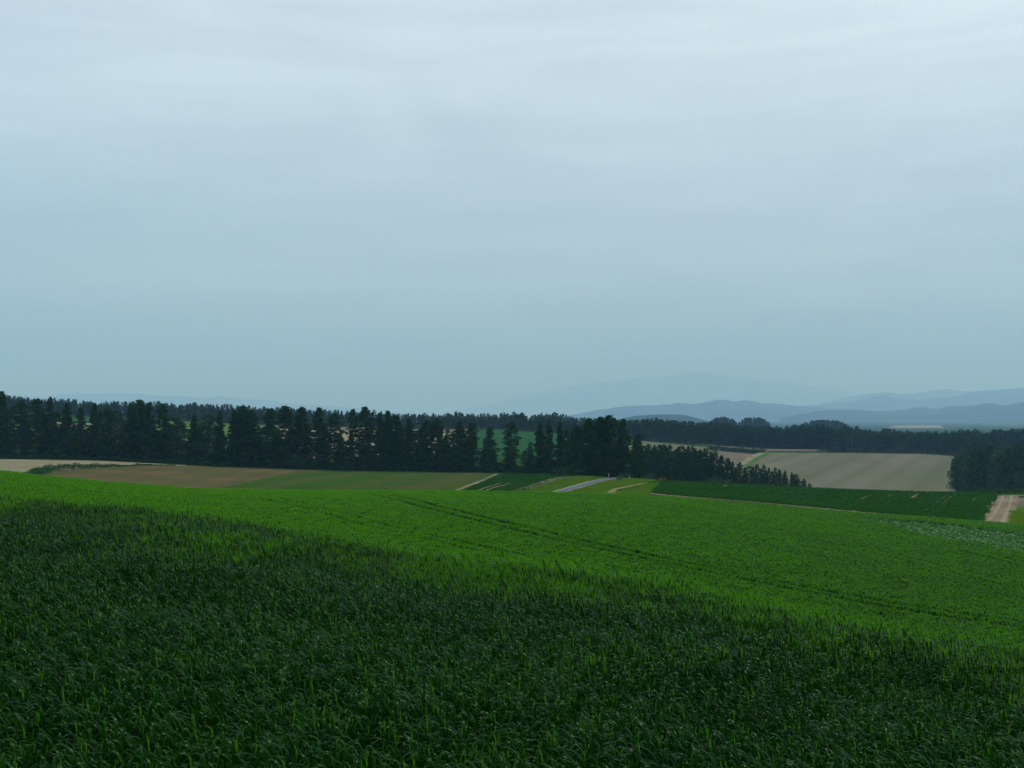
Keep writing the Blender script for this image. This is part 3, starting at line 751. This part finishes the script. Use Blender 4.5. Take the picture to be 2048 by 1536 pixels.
for i in range(190):
    d = random.uniform(600, 770); px = random.uniform(wood_left(d) + 10, 2330)
    sp.append((D(px, d), random.uniform(12, 16), random.uniform(1.0, 1.4)))
for i in range(120):
    d = random.uniform(440, 620); px = random.uniform(2075, 2330)
    sp.append((D(px, d), random.uniform(13, 17), random.uniform(1.0, 1.4)))
forest('wood_depth', sp, 'deeper part of the dense wood beside the large sown field', lib=SPRUCE)
for lab, px0, px1, topr, d0, dens in (('blue-grey grove standing alone behind the far forest', 1476, 1540, 834, 1500, 60),
                                      ('broad blue-grey grove behind the far forest under the hills', 1598, 1700, 839, 1450, 90),
                                      ('rounded dark grove at the foot of the hazy hill', 1418, 1474, 833, 1400, 60)):
    sp = []
    for i in range(dens):
        px = random.uniform(px0, px1); p = D(px, d0 + random.uniform(-30, 60))
        e_ = 1 - abs((px - (px0 + px1) / 2) / ((px1 - px0) / 2)) ** 3
        h = height_for(p, topr + 12 * (1 - e_) + random.uniform(0, 4))
        sp.append((p, min(max(h, 8), 26), random.uniform(0.9, 1.2)))
    forest('grove', sp, lab)

# ------------------------------------------------------------------ bushes, hedge, undergrowth
for i, (px, d, h, wd, lab, lib, mt) in enumerate([
        (1252, 283, 2.6, 1.3, 'pale green bush under the last tall larch by the road', BUSH, None),
        (1295, 279, 2.4, 1.6, 'light green bush at the head of the sandy footpath', BUSH, None),
        (1240, 274, 2.2, 1.2, 'dark green bush on the verge at the road bend', BUSH, None),
        (1132, 306, 3.6, 1.8, 'round green bush in the windbreak gap above the road', BUSH, None),
        (590, 331, 5.5, 0.75, 'bright green bush in front of the windbreak middle', BUSH, None),
        (1432, 283, 2.6, 1.9, 'bright green bush at the crop field edge under the tree belt', BUSH, None),
        (1455, 284, 2.0, 1.5, 'smaller green bush next to the bright one under the tree belt', BUSH, None),
        (1640, 420, 3.0, 2.0, 'low bush at the lower corner of the large sown field', BUSH, None),
        (1668, 430, 3.0, 1.6, 'low bush along the bottom of the large sown field', BUSH, None),
        (1706, 440, 4.5, 1.0, 'round dark bush at the bottom of the large sown field', BUSH, None),
        (1484, 762, 4.5, 1.2, 'round shrub beside the pinkish strip under the far forest', BUSH, None),
        (1506, 762, 4.0, 1.1, 'second shrub beside the pinkish strip, nearer the lane head', BUSH, None),
        (1522, 757, 4.5, 1.1, 'shrub standing at the head of the farm lane', BUSH, None)]):
    p = D(px, d)
    r = plant('bush', lib[i % 4], p, h, wd, lab, 'bush', None, parts=('stem', 'foliage'))
def russet():
    st, fo = bush(450, per=200, size=0.07)
    st.materials.append(m_bark); fo.materials.append(m_russet)
    plant('bush', (st, fo), D(1323, 279), 1.3, 1.4, 'small russet bush where the sandy footpath ends', 'bush', None, parts=('stem', 'foliage'))
russet()

def leaf_band(name, line, width, hgt, n, size, mat, label, cat, kind, prof=None, seed=0, zoff=0.0, spread=0.9):
    """uneven band of foliage along a line on the land"""
    rng = np.random.default_rng(seed)
    c = resample(line, 200)
    t = rng.random(n); k = t * 198.99; i = k.astype(int); f = (k - i)[:, None]
    b = c[i] * (1 - f) + c[i + 1] * f
    tg = c[i + 1] - c[i]; tg /= np.linalg.norm(tg, axis=1)[:, None]
    o = rng.normal(0, 0.33, n).clip(-1, 1)
    b = b + np.stack([tg[:, 1], -tg[:, 0]], 1) * (o * width * 0.5)[:, None]
    lh = hgt * (0.75 + 0.9 * fbm(b[:, 0] * 0.35, b[:, 1] * 0.35, seed + 3)) * np.sqrt(1 - 0.8 * o ** 2)
    if prof is not None: lh = lh * np.interp(t, *prof)
    zz = np.maximum(0.05, lh) * rng.random(n) ** 0.55
    V, q, a = leaf_quads(np.stack([b[:, 0], b[:, 1], T(b[:, 0], b[:, 1]) + zz + zoff], 1), spread, size, rng, elong=1.3)
    ob = link(name, make_mesh(name, V, q, attr={'leaf': a}), mat)
    tag(ob, label, cat, kind=kind)
    return ob
leaf_band('hedge', [D(-160, 330), D(0, 330.5), D(200, 331), D(330, 331), D(450, 331)], 2.6, 1.5, 15000, 0.17, m_bush, 'long low dark hedge along the top of the pale tan field', 'hedge', None, seed=1)
leaf_band('undergrowth', [D(-60, 340), D(400, 338), D(1000, 338), D(1140, 320), D(1270, 298)], 12, 2.6, 26000, 0.34, m_spruce, 'dark undergrowth at the feet of the windbreak trees', 'undergrowth', 'stuff', seed=2)
leaf_band('weeds', [D(60, 223), P(95, 942.5, 200), P(180, 936.5, 200), P(240, 933, 200), P(290, 931, 200), D(350, 322)], 5.0, 1.5, 7000, 0.17, m_bush, 'weedy strip between pale tan field and brown ploughed field', 'weeds', 'stuff', prof=([0, 0.25, 0.5, 0.8, 1.0], [0.5, 1.2, 1.0, 0.5, 0.2]), seed=4)
leaf_band('margin_grass', [D(1538, 752), D(1740, 757), D(1934, 757)], 5.0, 0.9, 2200, 0.3, m_bush, 'ragged grass margin along the top of the large sown field', 'grass', 'stuff', seed=16)
leaf_band('lane_hedge', [D(1418, 716), D(1470, 728), D(1530, 740)], 7, 3.0, 3500, 0.4, m_bush, 'dark green hedge between tan slope and pinkish plot', 'hedge', None, seed=6)
leaf_band('crop_strip', [D(1950, 283), D(2048, 278), D(2300, 272)], 7.0, 1.3, 9000, 0.22, m_bush, 'light green crop strip beyond the pinkish bare field', 'crop', 'stuff', seed=8)
leaf_band('belt_undergrowth', [D(1285, 362), D(1420, 366), D(1560, 378), D(1618, 385)], 16, 3.0, 9000, 0.42, m_spruce, 'dark undergrowth below the valley tree belt', 'undergrowth', 'stuff', seed=9)

# ------------------------------------------------------------------ striped snow poles by the road
m_red = mat_plain('red_band', (0.42, 0.06, 0.05), 0.5, 0.1)
m_white = mat_plain('white_band', (0.75, 0.75, 0.73), 0.5, 0.1)
for px, d, lab in ((1217, 281, 'red and white striped snow pole nearer the road end'), (1259, 268, 'red and white striped snow pole on the verge beside footpath')):
    p = D(px, d); root = bpy.data.objects.new('snow_pole', None); COL.objects.link(root); root.location = (p[0], p[1], z_at(p))
    tag(root, lab, 'pole', 'snow poles by the road')
    for j in range(4):
        V, q = tube([np.array([0, 0, j * 0.5 - (0.2 if j == 0 else 0)]), np.array([0, 0, j * 0.5 + 0.49])], [0.07, 0.07], 8)
        cap = [[8, 9, 10, 11], [8, 11, 12, 15], [12, 13, 14, 15]]
        link('white_band' if j % 2 == 0 else 'red_band', make_mesh('band', V, np.concatenate([q, cap])), m_white if j % 2 == 0 else m_red, root)

# ------------------------------------------------------------------ crops scattered by the thousand
def scatter(name, xyz, rz, sc, vi, kit, label, cat):
    src = bpy.data.collections.new(name + '_source')
    for j, me in enumerate(kit):
        src.objects.link(bpy.data.objects.new('%s_tuft_%02d' % (name, j), me))
    me = make_mesh(name, xyz)
    for nm, ty, v in (('rz', 'FLOAT', rz), ('sc', 'FLOAT', sc), ('vi', 'INT', vi)):
        at = me.attributes.new(nm, ty, 'POINT'); at.data.foreach_set('value', np.asarray(v, np.float32 if ty == 'FLOAT' else np.int32))
    o = link(name, me)
    tag(o, label, cat, kind='stuff')
    g = bpy.data.node_groups.new(name + '_scatter', 'GeometryNodeTree')
    g.interface.new_socket('Geometry', in_out='INPUT', socket_type='NodeSocketGeometry')
    g.interface.new_socket('Geometry', in_out='OUTPUT', socket_type='NodeSocketGeometry')
    N = g.nodes.new; L = g.links.new
    gi = N('NodeGroupInput'); go = N('NodeGroupOutput')
    ci = N('GeometryNodeCollectionInfo'); ci.inputs['Collection'].default_value = src
    ci.inputs['Separate Children'].default_value = True; ci.inputs['Reset Children'].default_value = True
    ip = N('GeometryNodeInstanceOnPoints'); ip.inputs['Pick Instance'].default_value = True
    def att(nm, ty):
        a = N('GeometryNodeInputNamedAttribute'); a.data_type = ty; a.inputs['Name'].default_value = nm; return a.outputs[0]
    cx = N('ShaderNodeCombineXYZ'); L(att('rz', 'FLOAT'), cx.inputs['Z'])
    er = N('FunctionNodeEulerToRotation'); L(cx.outputs[0], er.inputs[0])
    L(gi.outputs[0], ip.inputs['Points']); L(ci.outputs[0], ip.inputs['Instance'])
    L(att('vi', 'INT'), ip.inputs['Instance Index']); L(er.outputs[0], ip.inputs['Rotation']); L(att('sc', 'FLOAT'), ip.inputs['Scale'])
    L(ip.outputs[0], go.inputs[0])
    o.modifiers.new('scatter', 'NODES').node_group = g
    return o

m_blade = mat_leaf('cereal_blade', [(0.0030, 0.022, 0.0006), (0.0070, 0.044, 0.0012), (0.017, 0.088, 0.003)], 0.29, 0.18, 0.18, 0.25, tint=(0.5, 1.0, 0.55), rnd=0.3)
m_blade.node_tree.nodes['Principled BSDF'].inputs['IOR'].default_value = 1.22
m_ear = mat_leaf('cereal_ear', [(0.060, 0.205, 0.003), (0.112, 0.325, 0.006), (0.175, 0.43, 0.011)], 0.7, 0.0, 0.3, 0.25, rnd=0.3)

def blade(rng, p0, az, length, width, lift, curl):
    """one arching leaf: a bent, tapering, slightly folded ribbon"""
    n = 7
    s = np.linspace(0, 1, n)
    ang = lift - curl * s ** 1.6
    ds = length / (n - 1)
    r = np.concatenate([[0], np.cumsum(np.cos(ang[:-1]) * ds)]); z = np.concatenate([[0], np.cumsum(np.sin(ang[:-1]) * ds)])
    d = np.array([math.cos(az), math.sin(az), 0]); sd = np.array([-d[1], d[0], 0])
    c = p0 + d[None] * r[:, None] + np.array([0, 0, 1.0])[None] * z[:, None]
    tw = rng.normal(0, 0.5) * s
    w = width * 0.5 * np.minimum(1, 0.45 + 2.2 * s) * (1 - s ** 2.6) + 0.0006
    side = sd[None] * np.cos(tw)[:, None] + np.array([0, 0, 1.0])[None] * np.sin(tw)[:, None]
    V = np.stack([c - side * w[:, None], c + side * w[:, None]], 1).reshape(-1, 3)
    i = np.arange(n - 1) * 2
    return V, np.stack([i, i + 1, i + 3, i + 2], 1)

def cereal_tuft(seed, size, stems, leaves, ears, wmul=1.0, far=False):
    """a square patch of standing cereal: stems, arching blades, some green ears"""
    rng = np.random.default_rng(seed)
    g = Acc(); e_ = Acc()
    n = int(math.sqrt(stems)); st = size / n
    for a in range(n):
        for b in range(n):
            x = (a + rng.random()) * st - size / 2; y = (b + rng.random()) * st - size / 2
            h = rng.normal(0.66, 0.055 if far else 0.085)
            lx, ly = rng.normal(0, 0.03, 2); top = np.array([x + lx, y + ly, h])
            t0 = rng.random()
            wv = rng.normal(0, 0.25)
            if not far:
                V, q = tube([np.array([x, y, 0]), np.array([x + lx * 0.4, y + ly * 0.4, h * 0.55]), top], [0.0028, 0.0024, 0.0016], 3); g.add(V, q, t0 * 0.7)
            for k in range(leaves):
                f = [0.97, 0.70, 0.45, 0.3][k]
                az = rng.normal(math.pi, 0.7) + (math.pi if rng.random() < 0.16 else 0) + wv
                V, q = blade(rng, np.array([x + lx * f, y + ly * f, h * f - 0.02]), az, rng.uniform(0.19, 0.33) * (1.0 if k else 0.9), rng.uniform(0.016, 0.025) * wmul,
                             rng.uniform(1.05, 1.5), rng.uniform(1.7, 3.2))
                if far: V = V.reshape(7, 2, 3)[[0, 2, 4, 6]].reshape(-1, 3); q = q[:3]
                g.add(V, q, np.clip(t0 * 0.5 + rng.random() * 0.5, 0, 1))
            if rng.random() < ears or (a == 0 and b == 0):
                ln = rng.uniform(0.06, 0.085); tilt = rng.normal(0, 0.12, 2)
                up = np.array([tilt[0], tilt[1], 1.0])
                t2 = top + np.array([0, 0, 0.05])
                e_.add(*tube([top, t2], [0.0016 * wmul, 0.0016 * wmul], 3), 0.3)
                e_.add(*tube([t2, t2 + up * ln * 0.35, t2 + up * ln * 0.8, t2 + up * ln], np.array([0.003, 0.0062, 0.0055, 0.001]) * wmul, 4), rng.random())
                for k in range(5 if not far else 4):                # awns
                    dv_ = up * rng.uniform(0.05, 0.085) + np.array([rng.normal(0, 0.014), rng.normal(0, 0.014), 0])
                    s0 = t2 + up * ln * rng.uniform(0.4, 0.95); sd = np.array([math.cos(k * 1.3), math.sin(k * 1.3), 0]) * 0.0011 * wmul
                    e_.add(np.stack([s0 - sd, s0 + sd, s0 + dv_ + sd * 0.3, s0 + dv_ - sd * 0.3]), np.array([[0, 1, 2, 3]]), 0.75 + 0.25 * rng.random())
    gV = np.concatenate(g.V); gQ = np.concatenate(g.Q); eV = np.concatenate(e_.V); eQ = np.concatenate(e_.Q)
    me = make_mesh('tuft', np.concatenate([gV, eV]), np.concatenate([gQ, eQ + len(gV)]), smooth=True, attr={'leaf': np.concatenate(g.A + e_.A)})
    me.polygons.foreach_set('material_index', np.concatenate([np.zeros(len(gQ), np.int32), np.ones(len(eQ), np.int32)]))
    me.materials.append(m_blade); me.materials.append(m_ear)
    return me

def seg_dist(x, y, line):
    p = np.array(line); best = np.full(x.shape, 1e9)
    for a, b in zip(p[:-1], p[1:]):
        ab = b - a; t = np.clip(((x - a[0]) * ab[0] + (y - a[1]) * ab[1]) / (ab @ ab), 0, 1)
        best = np.minimum(best, np.hypot(x - a[0] - t * ab[0], y - a[1] - t * ab[1]))
    return best
def in_poly(x, y, poly):
    ins = np.zeros(x.shape, bool); p = np.array(poly)
    for (x0, y0), (x1, y1) in zip(p, np.roll(p, -1, 0)):
        c = (y0 > y) != (y1 > y)
        ins ^= c & (x < (x1 - x0) * (y - y0) / (y1 - y0 + 1e-12) + x0)
    return ins

def Pm(px, py): return P(px, py, 50.0, 140.0)
TRAM = [[Pm(760, 1004), Pm(860, 1030), Pm(1000, 1068), Pm(1150, 1107), Pm(1300, 1140), Pm(1450, 1172), Pm(1700, 1222)],
        [Pm(1010, 990), Pm(1180, 1006), Pm(1340, 1030), Pm(1560, 1075), Pm(1800, 1135), Pm(2048, 1200), Pm(2200, 1245)],
        [Pm(1480, 1018), Pm(1700, 1058), Pm(1900, 1108), Pm(2048, 1150), Pm(2200, 1195)],
        [Pm(400, 990), Pm(560, 1020), Pm(760, 1075), Pm(860, 1100)]]
for tl in TRAM[:1] + TRAM[3:]: tl.append(tl[-1] + (tl[-1] - tl[-2]) * 2.2)
BEAN = [P(1690, 1043, 60, 140), P(1850, 1056, 60, 140), P(2048, 1082, 60, 140), P(2300, 1112, 60, 140), P(2300, 1165, 60, 140), P(2048, 1122, 60, 140), P(1860, 1088, 60, 140)]

def grid_pts(d0, d1, step, umax, seed, extra=2.0):
    rng = np.random.default_rng(seed)
    xs = np.arange(-umax * d1 - extra, umax * d1 + extra, step); ys = np.arange(d0, d1, step)
    X, Y = np.meshgrid(xs, ys); X = X.ravel() + rng.uniform(-.2, .2, X.size) * step; Y = Y.ravel() + rng.uniform(-.2, .2, Y.size) * step
    k = np.abs(X) < umax * Y + extra
    return X[k], Y[k], rng

KIT_NEAR = [cereal_tuft(600 + i, 0.62, 72, 3, [0.02, 0.03, 0.06, 0.18, 0.48, 0.88][i]) for i in range(6)]
KIT_FAR = [cereal_tuft(700 + i, 0.85, 90, 1, [0.62, 0.75, 0.85, 0.95, 1.0][i], wmul=3.5, far=True) for i in range(5)] + [cereal_tuft(720 + i, 0.36, 16, 1, [0.62, 0.75, 0.85, 0.95, 1.0][i], wmul=3.5, far=True) for i in range(5)]
CU = np.interp(np.linspace(-1, 1, 3), [-1, 0, 1], [36, 29, 22])
def crest_d(x, y): return np.interp(x / y, [UT[np.argmin(abs(PX - 0))], 0, UT[np.argmin(abs(PX - 2048))]], [36, 29, 22])
x, y, rng = grid_pts(5.5, 58, 0.5, 0.58, 1)
k = y < crest_d(x, y) * 1.30
x, y = x[k], y[k]
sv = np.clip(1.0 + 0.34 * fbm(x * 0.3, y * 0.3, 12) + rng.normal(0, 0.04, len(x)), 0.72, 1.22)
vi = np.clip(6.6 * (y / crest_d(x, y)) ** 1.6 - 1.0 + 5 * fbm(x * 0.16, y * 0.16, 33) + rng.normal(0, 0.7, len(x)), 0, 5).astype(int)
scatter('cereal_crop', np.stack([x, y, T(x, y) - 0.01], 1), rng.normal(0, 0.35, len(x)), sv, vi, KIT_NEAR, 'tall dark green cereal with arching blades filling the near slope', 'crop')
x, y, rng = grid_pts(24, 150, 0.72, 0.6, 2)
k = (y >= crest_d(x, y) * 1.30)
x, y = x[k], y[k]
tr_ = np.full(len(x), 9.0)
for q, tl in enumerate(TRAM): tr_ = np.minimum(tr_, np.abs(seg_dist(x, y, tl) - 0.95) + (0.0 if q == 0 else 0.17))
k = ~in_poly(x, y, BEAN) & (y < np.interp(x / y, [-0.5, 0.1, 0.2, 0.5], [148, 148, 144, 142]))
k &= tr_ > 0.77                                # a finer sowing, below, borders the wheel lines
x, y, tr_ = x[k], y[k], tr_[k]
fx, fy, _ = grid_pts(46, 140, 0.30, 0.6, 3)
k = (fy >= crest_d(fx, fy) * 1.30); fx, fy = fx[k], fy[k]
tr_ = np.full(len(fx), 9.0)
for q, tl in enumerate(TRAM): tr_ = np.minimum(tr_, np.abs(seg_dist(fx, fy, tl) - 0.95) + (0.0 if q == 0 else 0.12))
k = (tr_ > 0.53) & (tr_ < 1.05) & ~in_poly(fx, fy, BEAN); fx, fy = fx[k], fy[k]
n0 = len(x); x = np.concatenate([x, fx]); y = np.concatenate([y, fy])
sv = np.clip(1.0 + 0.14 * fbm(x * 0.12, y * 0.12, 14) + rng.normal(0, 0.025, len(x)), 0.8, 1.2)
vi = np.clip(2.3 - 4.2 * x / y + 2.2 * fbm(x * 0.03, y * 0.03, 77) + rng.normal(0, 0.8, len(x)), 0, 4.99).astype(int)
for tl in TRAM[1:3]: vi = np.where(seg_dist(x, y, tl) < 3.2, np.maximum(vi - 2, 0), vi)
vi[n0:] += 5
scatter('cereal_field', np.stack([x, y, T(x, y) - 0.01], 1), rng.uniform(0, 6.28, len(x)), sv, vi, KIT_FAR, 'bright green cereal field with faint tramlines beyond the near crest', 'crop')

# leafy row crops
m_pot = mat_leaf('crop_leaves', [(0.014, 0.060, 0.005), (0.024, 0.090, 0.008), (0.042, 0.13, 0.014)], 0.6, 0.0, 0.22, 0.1)
m_bean = mat_leaf('bean_leaves', [(0.022, 0.095, 0.010), (0.045, 0.15, 0.018), (0.095, 0.24, 0.045)], 0.5, 0.1, 0.25, 0.5)
def leafy_tuft(seed, n, r, hgt, size, mat):
    rng = np.random.default_rng(seed)
    a = rng.uniform(0, 6.28, n); q = np.sqrt(rng.random(n)) * r
    c = np.stack([q * np.cos(a), q * np.sin(a), hgt * (1 - 0.6 * (q / r) ** 2) * rng.uniform(0.3, 1.0, n)], 1)
    V, Q_, A_ = leaf_quads(c, 0.55, size, rng, elong=1.15)
    me = make_mesh('tuft', V, Q_, attr={'leaf': A_}); me.materials.append(mat); return me
def grass_tuft(seed, n, r, hgt, mat):
    rng = np.random.default_rng(seed); a = Acc()
    for k in range(n):
        p = np.array([rng.normal(0, r), rng.normal(0, r), 0]); t = p + np.array([rng.normal(0, 0.12), rng.normal(0, 0.12), hgt * rng.uniform(0.5, 1.1)])
        az = rng.uniform(0, 6.28); sd = np.array([math.cos(az), math.sin(az), 0]) * 0.035
        a.add(np.stack([p - sd, p + sd, t + sd * 0.2, t - sd * 0.2]), np.array([[0, 1, 2, 3]]), rng.random())
    me = a.mesh('tuft'); me.materials.append(mat); return me
def row_crop(name, near, far, n_rows, step, kit, label, seed, gap=0.0, bare=0):
    """plants stand in rows that run from the near edge to the far edge"""
    rng = np.random.default_rng(seed)
    a = resample(near, n_rows); b = resample(far, n_rows)
    pts = []
    skips = [(int(rng.uniform(0.12, 1) * n_rows), q, q + rng.uniform(0.15, 0.6)) for q in rng.uniform(0, 0.75, bare)]
    for i in range(n_rows):
        ln = np.linalg.norm(b[i] - a[i]); m = int(ln / step)
        t = (np.arange(m) + rng.random(m) * 0.5) / m
        t = t + rng.uniform(-0.012, 0.012)
        g = vnoise(t * ln / 20.0, np.full(m, i * 7.7), seed) * (1.0 if i % 5 == 0 else 0.55) + 0.3 * vnoise(np.full(m, i / 9.0), t * 2, seed + 9)
        keep = (g < 0.5 - gap) & (t > 0)
        for r0, t0, t1 in skips:
            if r0 == i: keep &= ~((t > t0) & (t < t1) & (rng.random(m) < 0.85))
        pts.append(a[i] * (1 - t[keep, None]) + b[i] * t[keep, None])
    p = np.concatenate(pts) + rng.normal(0, 0.05, (sum(len(q) for q in pts), 2))
    scatter(name, np.stack([p[:, 0], p[:, 1], T(p[:, 0], p[:, 1]) + 0.05], 1), rng.uniform(0, 6.28, len(p)), rng.uniform(0.75, 1.2, len(p)), rng.integers(0, len(kit), len(p)), kit, label, 'crop')
POT = [leafy_tuft(800 + i, 26, 0.44, 0.5, 0.13, m_pot) for i in range(4)]
row_crop('potato_crop', pot_near, pot_far, 132, 0.55, POT, 'dark green row crop with thin gaps beyond the cereal field', 91, gap=0.2, bare=46)
row_crop('leafy_crop', crop_near, crop_far, 26, 0.5, POT,  'dark green crop between the seedling field and the road verge', 93, gap=0.03)
bx, by, rng = grid_pts(60, 145, 0.62, 0.62, 5)
k = in_poly(bx, by, BEAN); bx, by = bx[k], by[k]
BEANK = [leafy_tuft(820 + i, 26, 0.42, 0.72, 0.12, m_bean) for i in range(4)]
scatter('bean_crop', np.stack([bx, by, T(bx, by)], 1), rng.uniform(0, 6.28, len(bx)), rng.uniform(0.95, 1.45, len(bx)), rng.integers(0, 4, len(bx)), BEANK, 'patch of broad-leaved crop at the cereal field upper corner', 'crop')
GR = [grass_tuft(840 + i, 26, 0.28, 0.55, m_grass) for i in range(4)]
a = resample(verge_near, 70); b = resample(verge_far, 70); rng = np.random.default_rng(6)
t = rng.random(9000); i = rng.integers(0, 69, 9000); f = rng.random(9000)[:, None]
g_ = (a[i] * (1 - f) + a[i + 1] * f) * (1 - t[:, None]) + (b[i] * (1 - f) + b[i + 1] * f) * t[:, None]
k = (seg_dist(g_[:, 0], g_[:, 1], RC) > 2.3) & (seg_dist(g_[:, 0], g_[:, 1], PATH) > 1.9) & (seg_dist(g_[:, 0], g_[:, 1], EDGE2) > 2.0); g_ = g_[k]
scatter('verge_grass', np.stack([g_[:, 0], g_[:, 1], T(g_[:, 0], g_[:, 1]) + 0.15], 1), rng.uniform(0, 6.28, len(g_)), rng.uniform(0.5, 1.1, len(g_)), rng.integers(0, 4, len(g_)), GR, 'rough yellow-green grass growing on the road verge', 'grass')
gx = rng.uniform(0, 1, 4000); q0, q1 = D(2014, 140), D(2400, 205)
u_ = rng.uniform(float(slope_px(2022, 1030)[0]), 0.62, 4000); d_ = rng.uniform(140, 206, 4000)
scatter('plot_grass', np.stack([u_ * d_, d_, T(u_ * d_, d_) + 0.1], 1), rng.uniform(0, 6.28, 4000), rng.uniform(0.5, 1.1, 4000), rng.integers(0, 4, 4000), GR, 'rough grass growing beside the dirt farm track', 'grass')

# ------------------------------------------------------------------ haze
hv = mat_new('haze')[0]
ht = hv.node_tree; ht.nodes.clear()
ho = ht.nodes.new('ShaderNodeOutputMaterial'); pv = ht.nodes.new('ShaderNodeVolumePrincipled')
pv.inputs['Color'].default_value = (*HAZE_COLOR, 1); pv.inputs['Density'].default_value = HAZE_DENSITY
pv.inputs['Anisotropy'].default_value = 0.0; pv.inputs['Absorption Color'].default_value = (0.57, 0.75, 1, 1)
ht.links.new(pv.outputs[0], ho.inputs['Volume'])
bx0, bx1, by0, by1, bz0, bz1 = -40500.0, 40500.0, -2500.0, 41500.0, -62.0, 1750.0
V = np.array([[x, y, z] for z in (bz0, bz1) for y in (by0, by1) for x in (bx0, bx1)])
haze = link('haze', make_mesh('haze', V, [[0, 2, 3, 1], [4, 5, 7, 6], [0, 1, 5, 4], [2, 6, 7, 3], [0, 4, 6, 2], [1, 3, 7, 5]]), hv)
tag(haze, 'pale blue summer haze filling the air over the land', 'haze', kind='stuff')
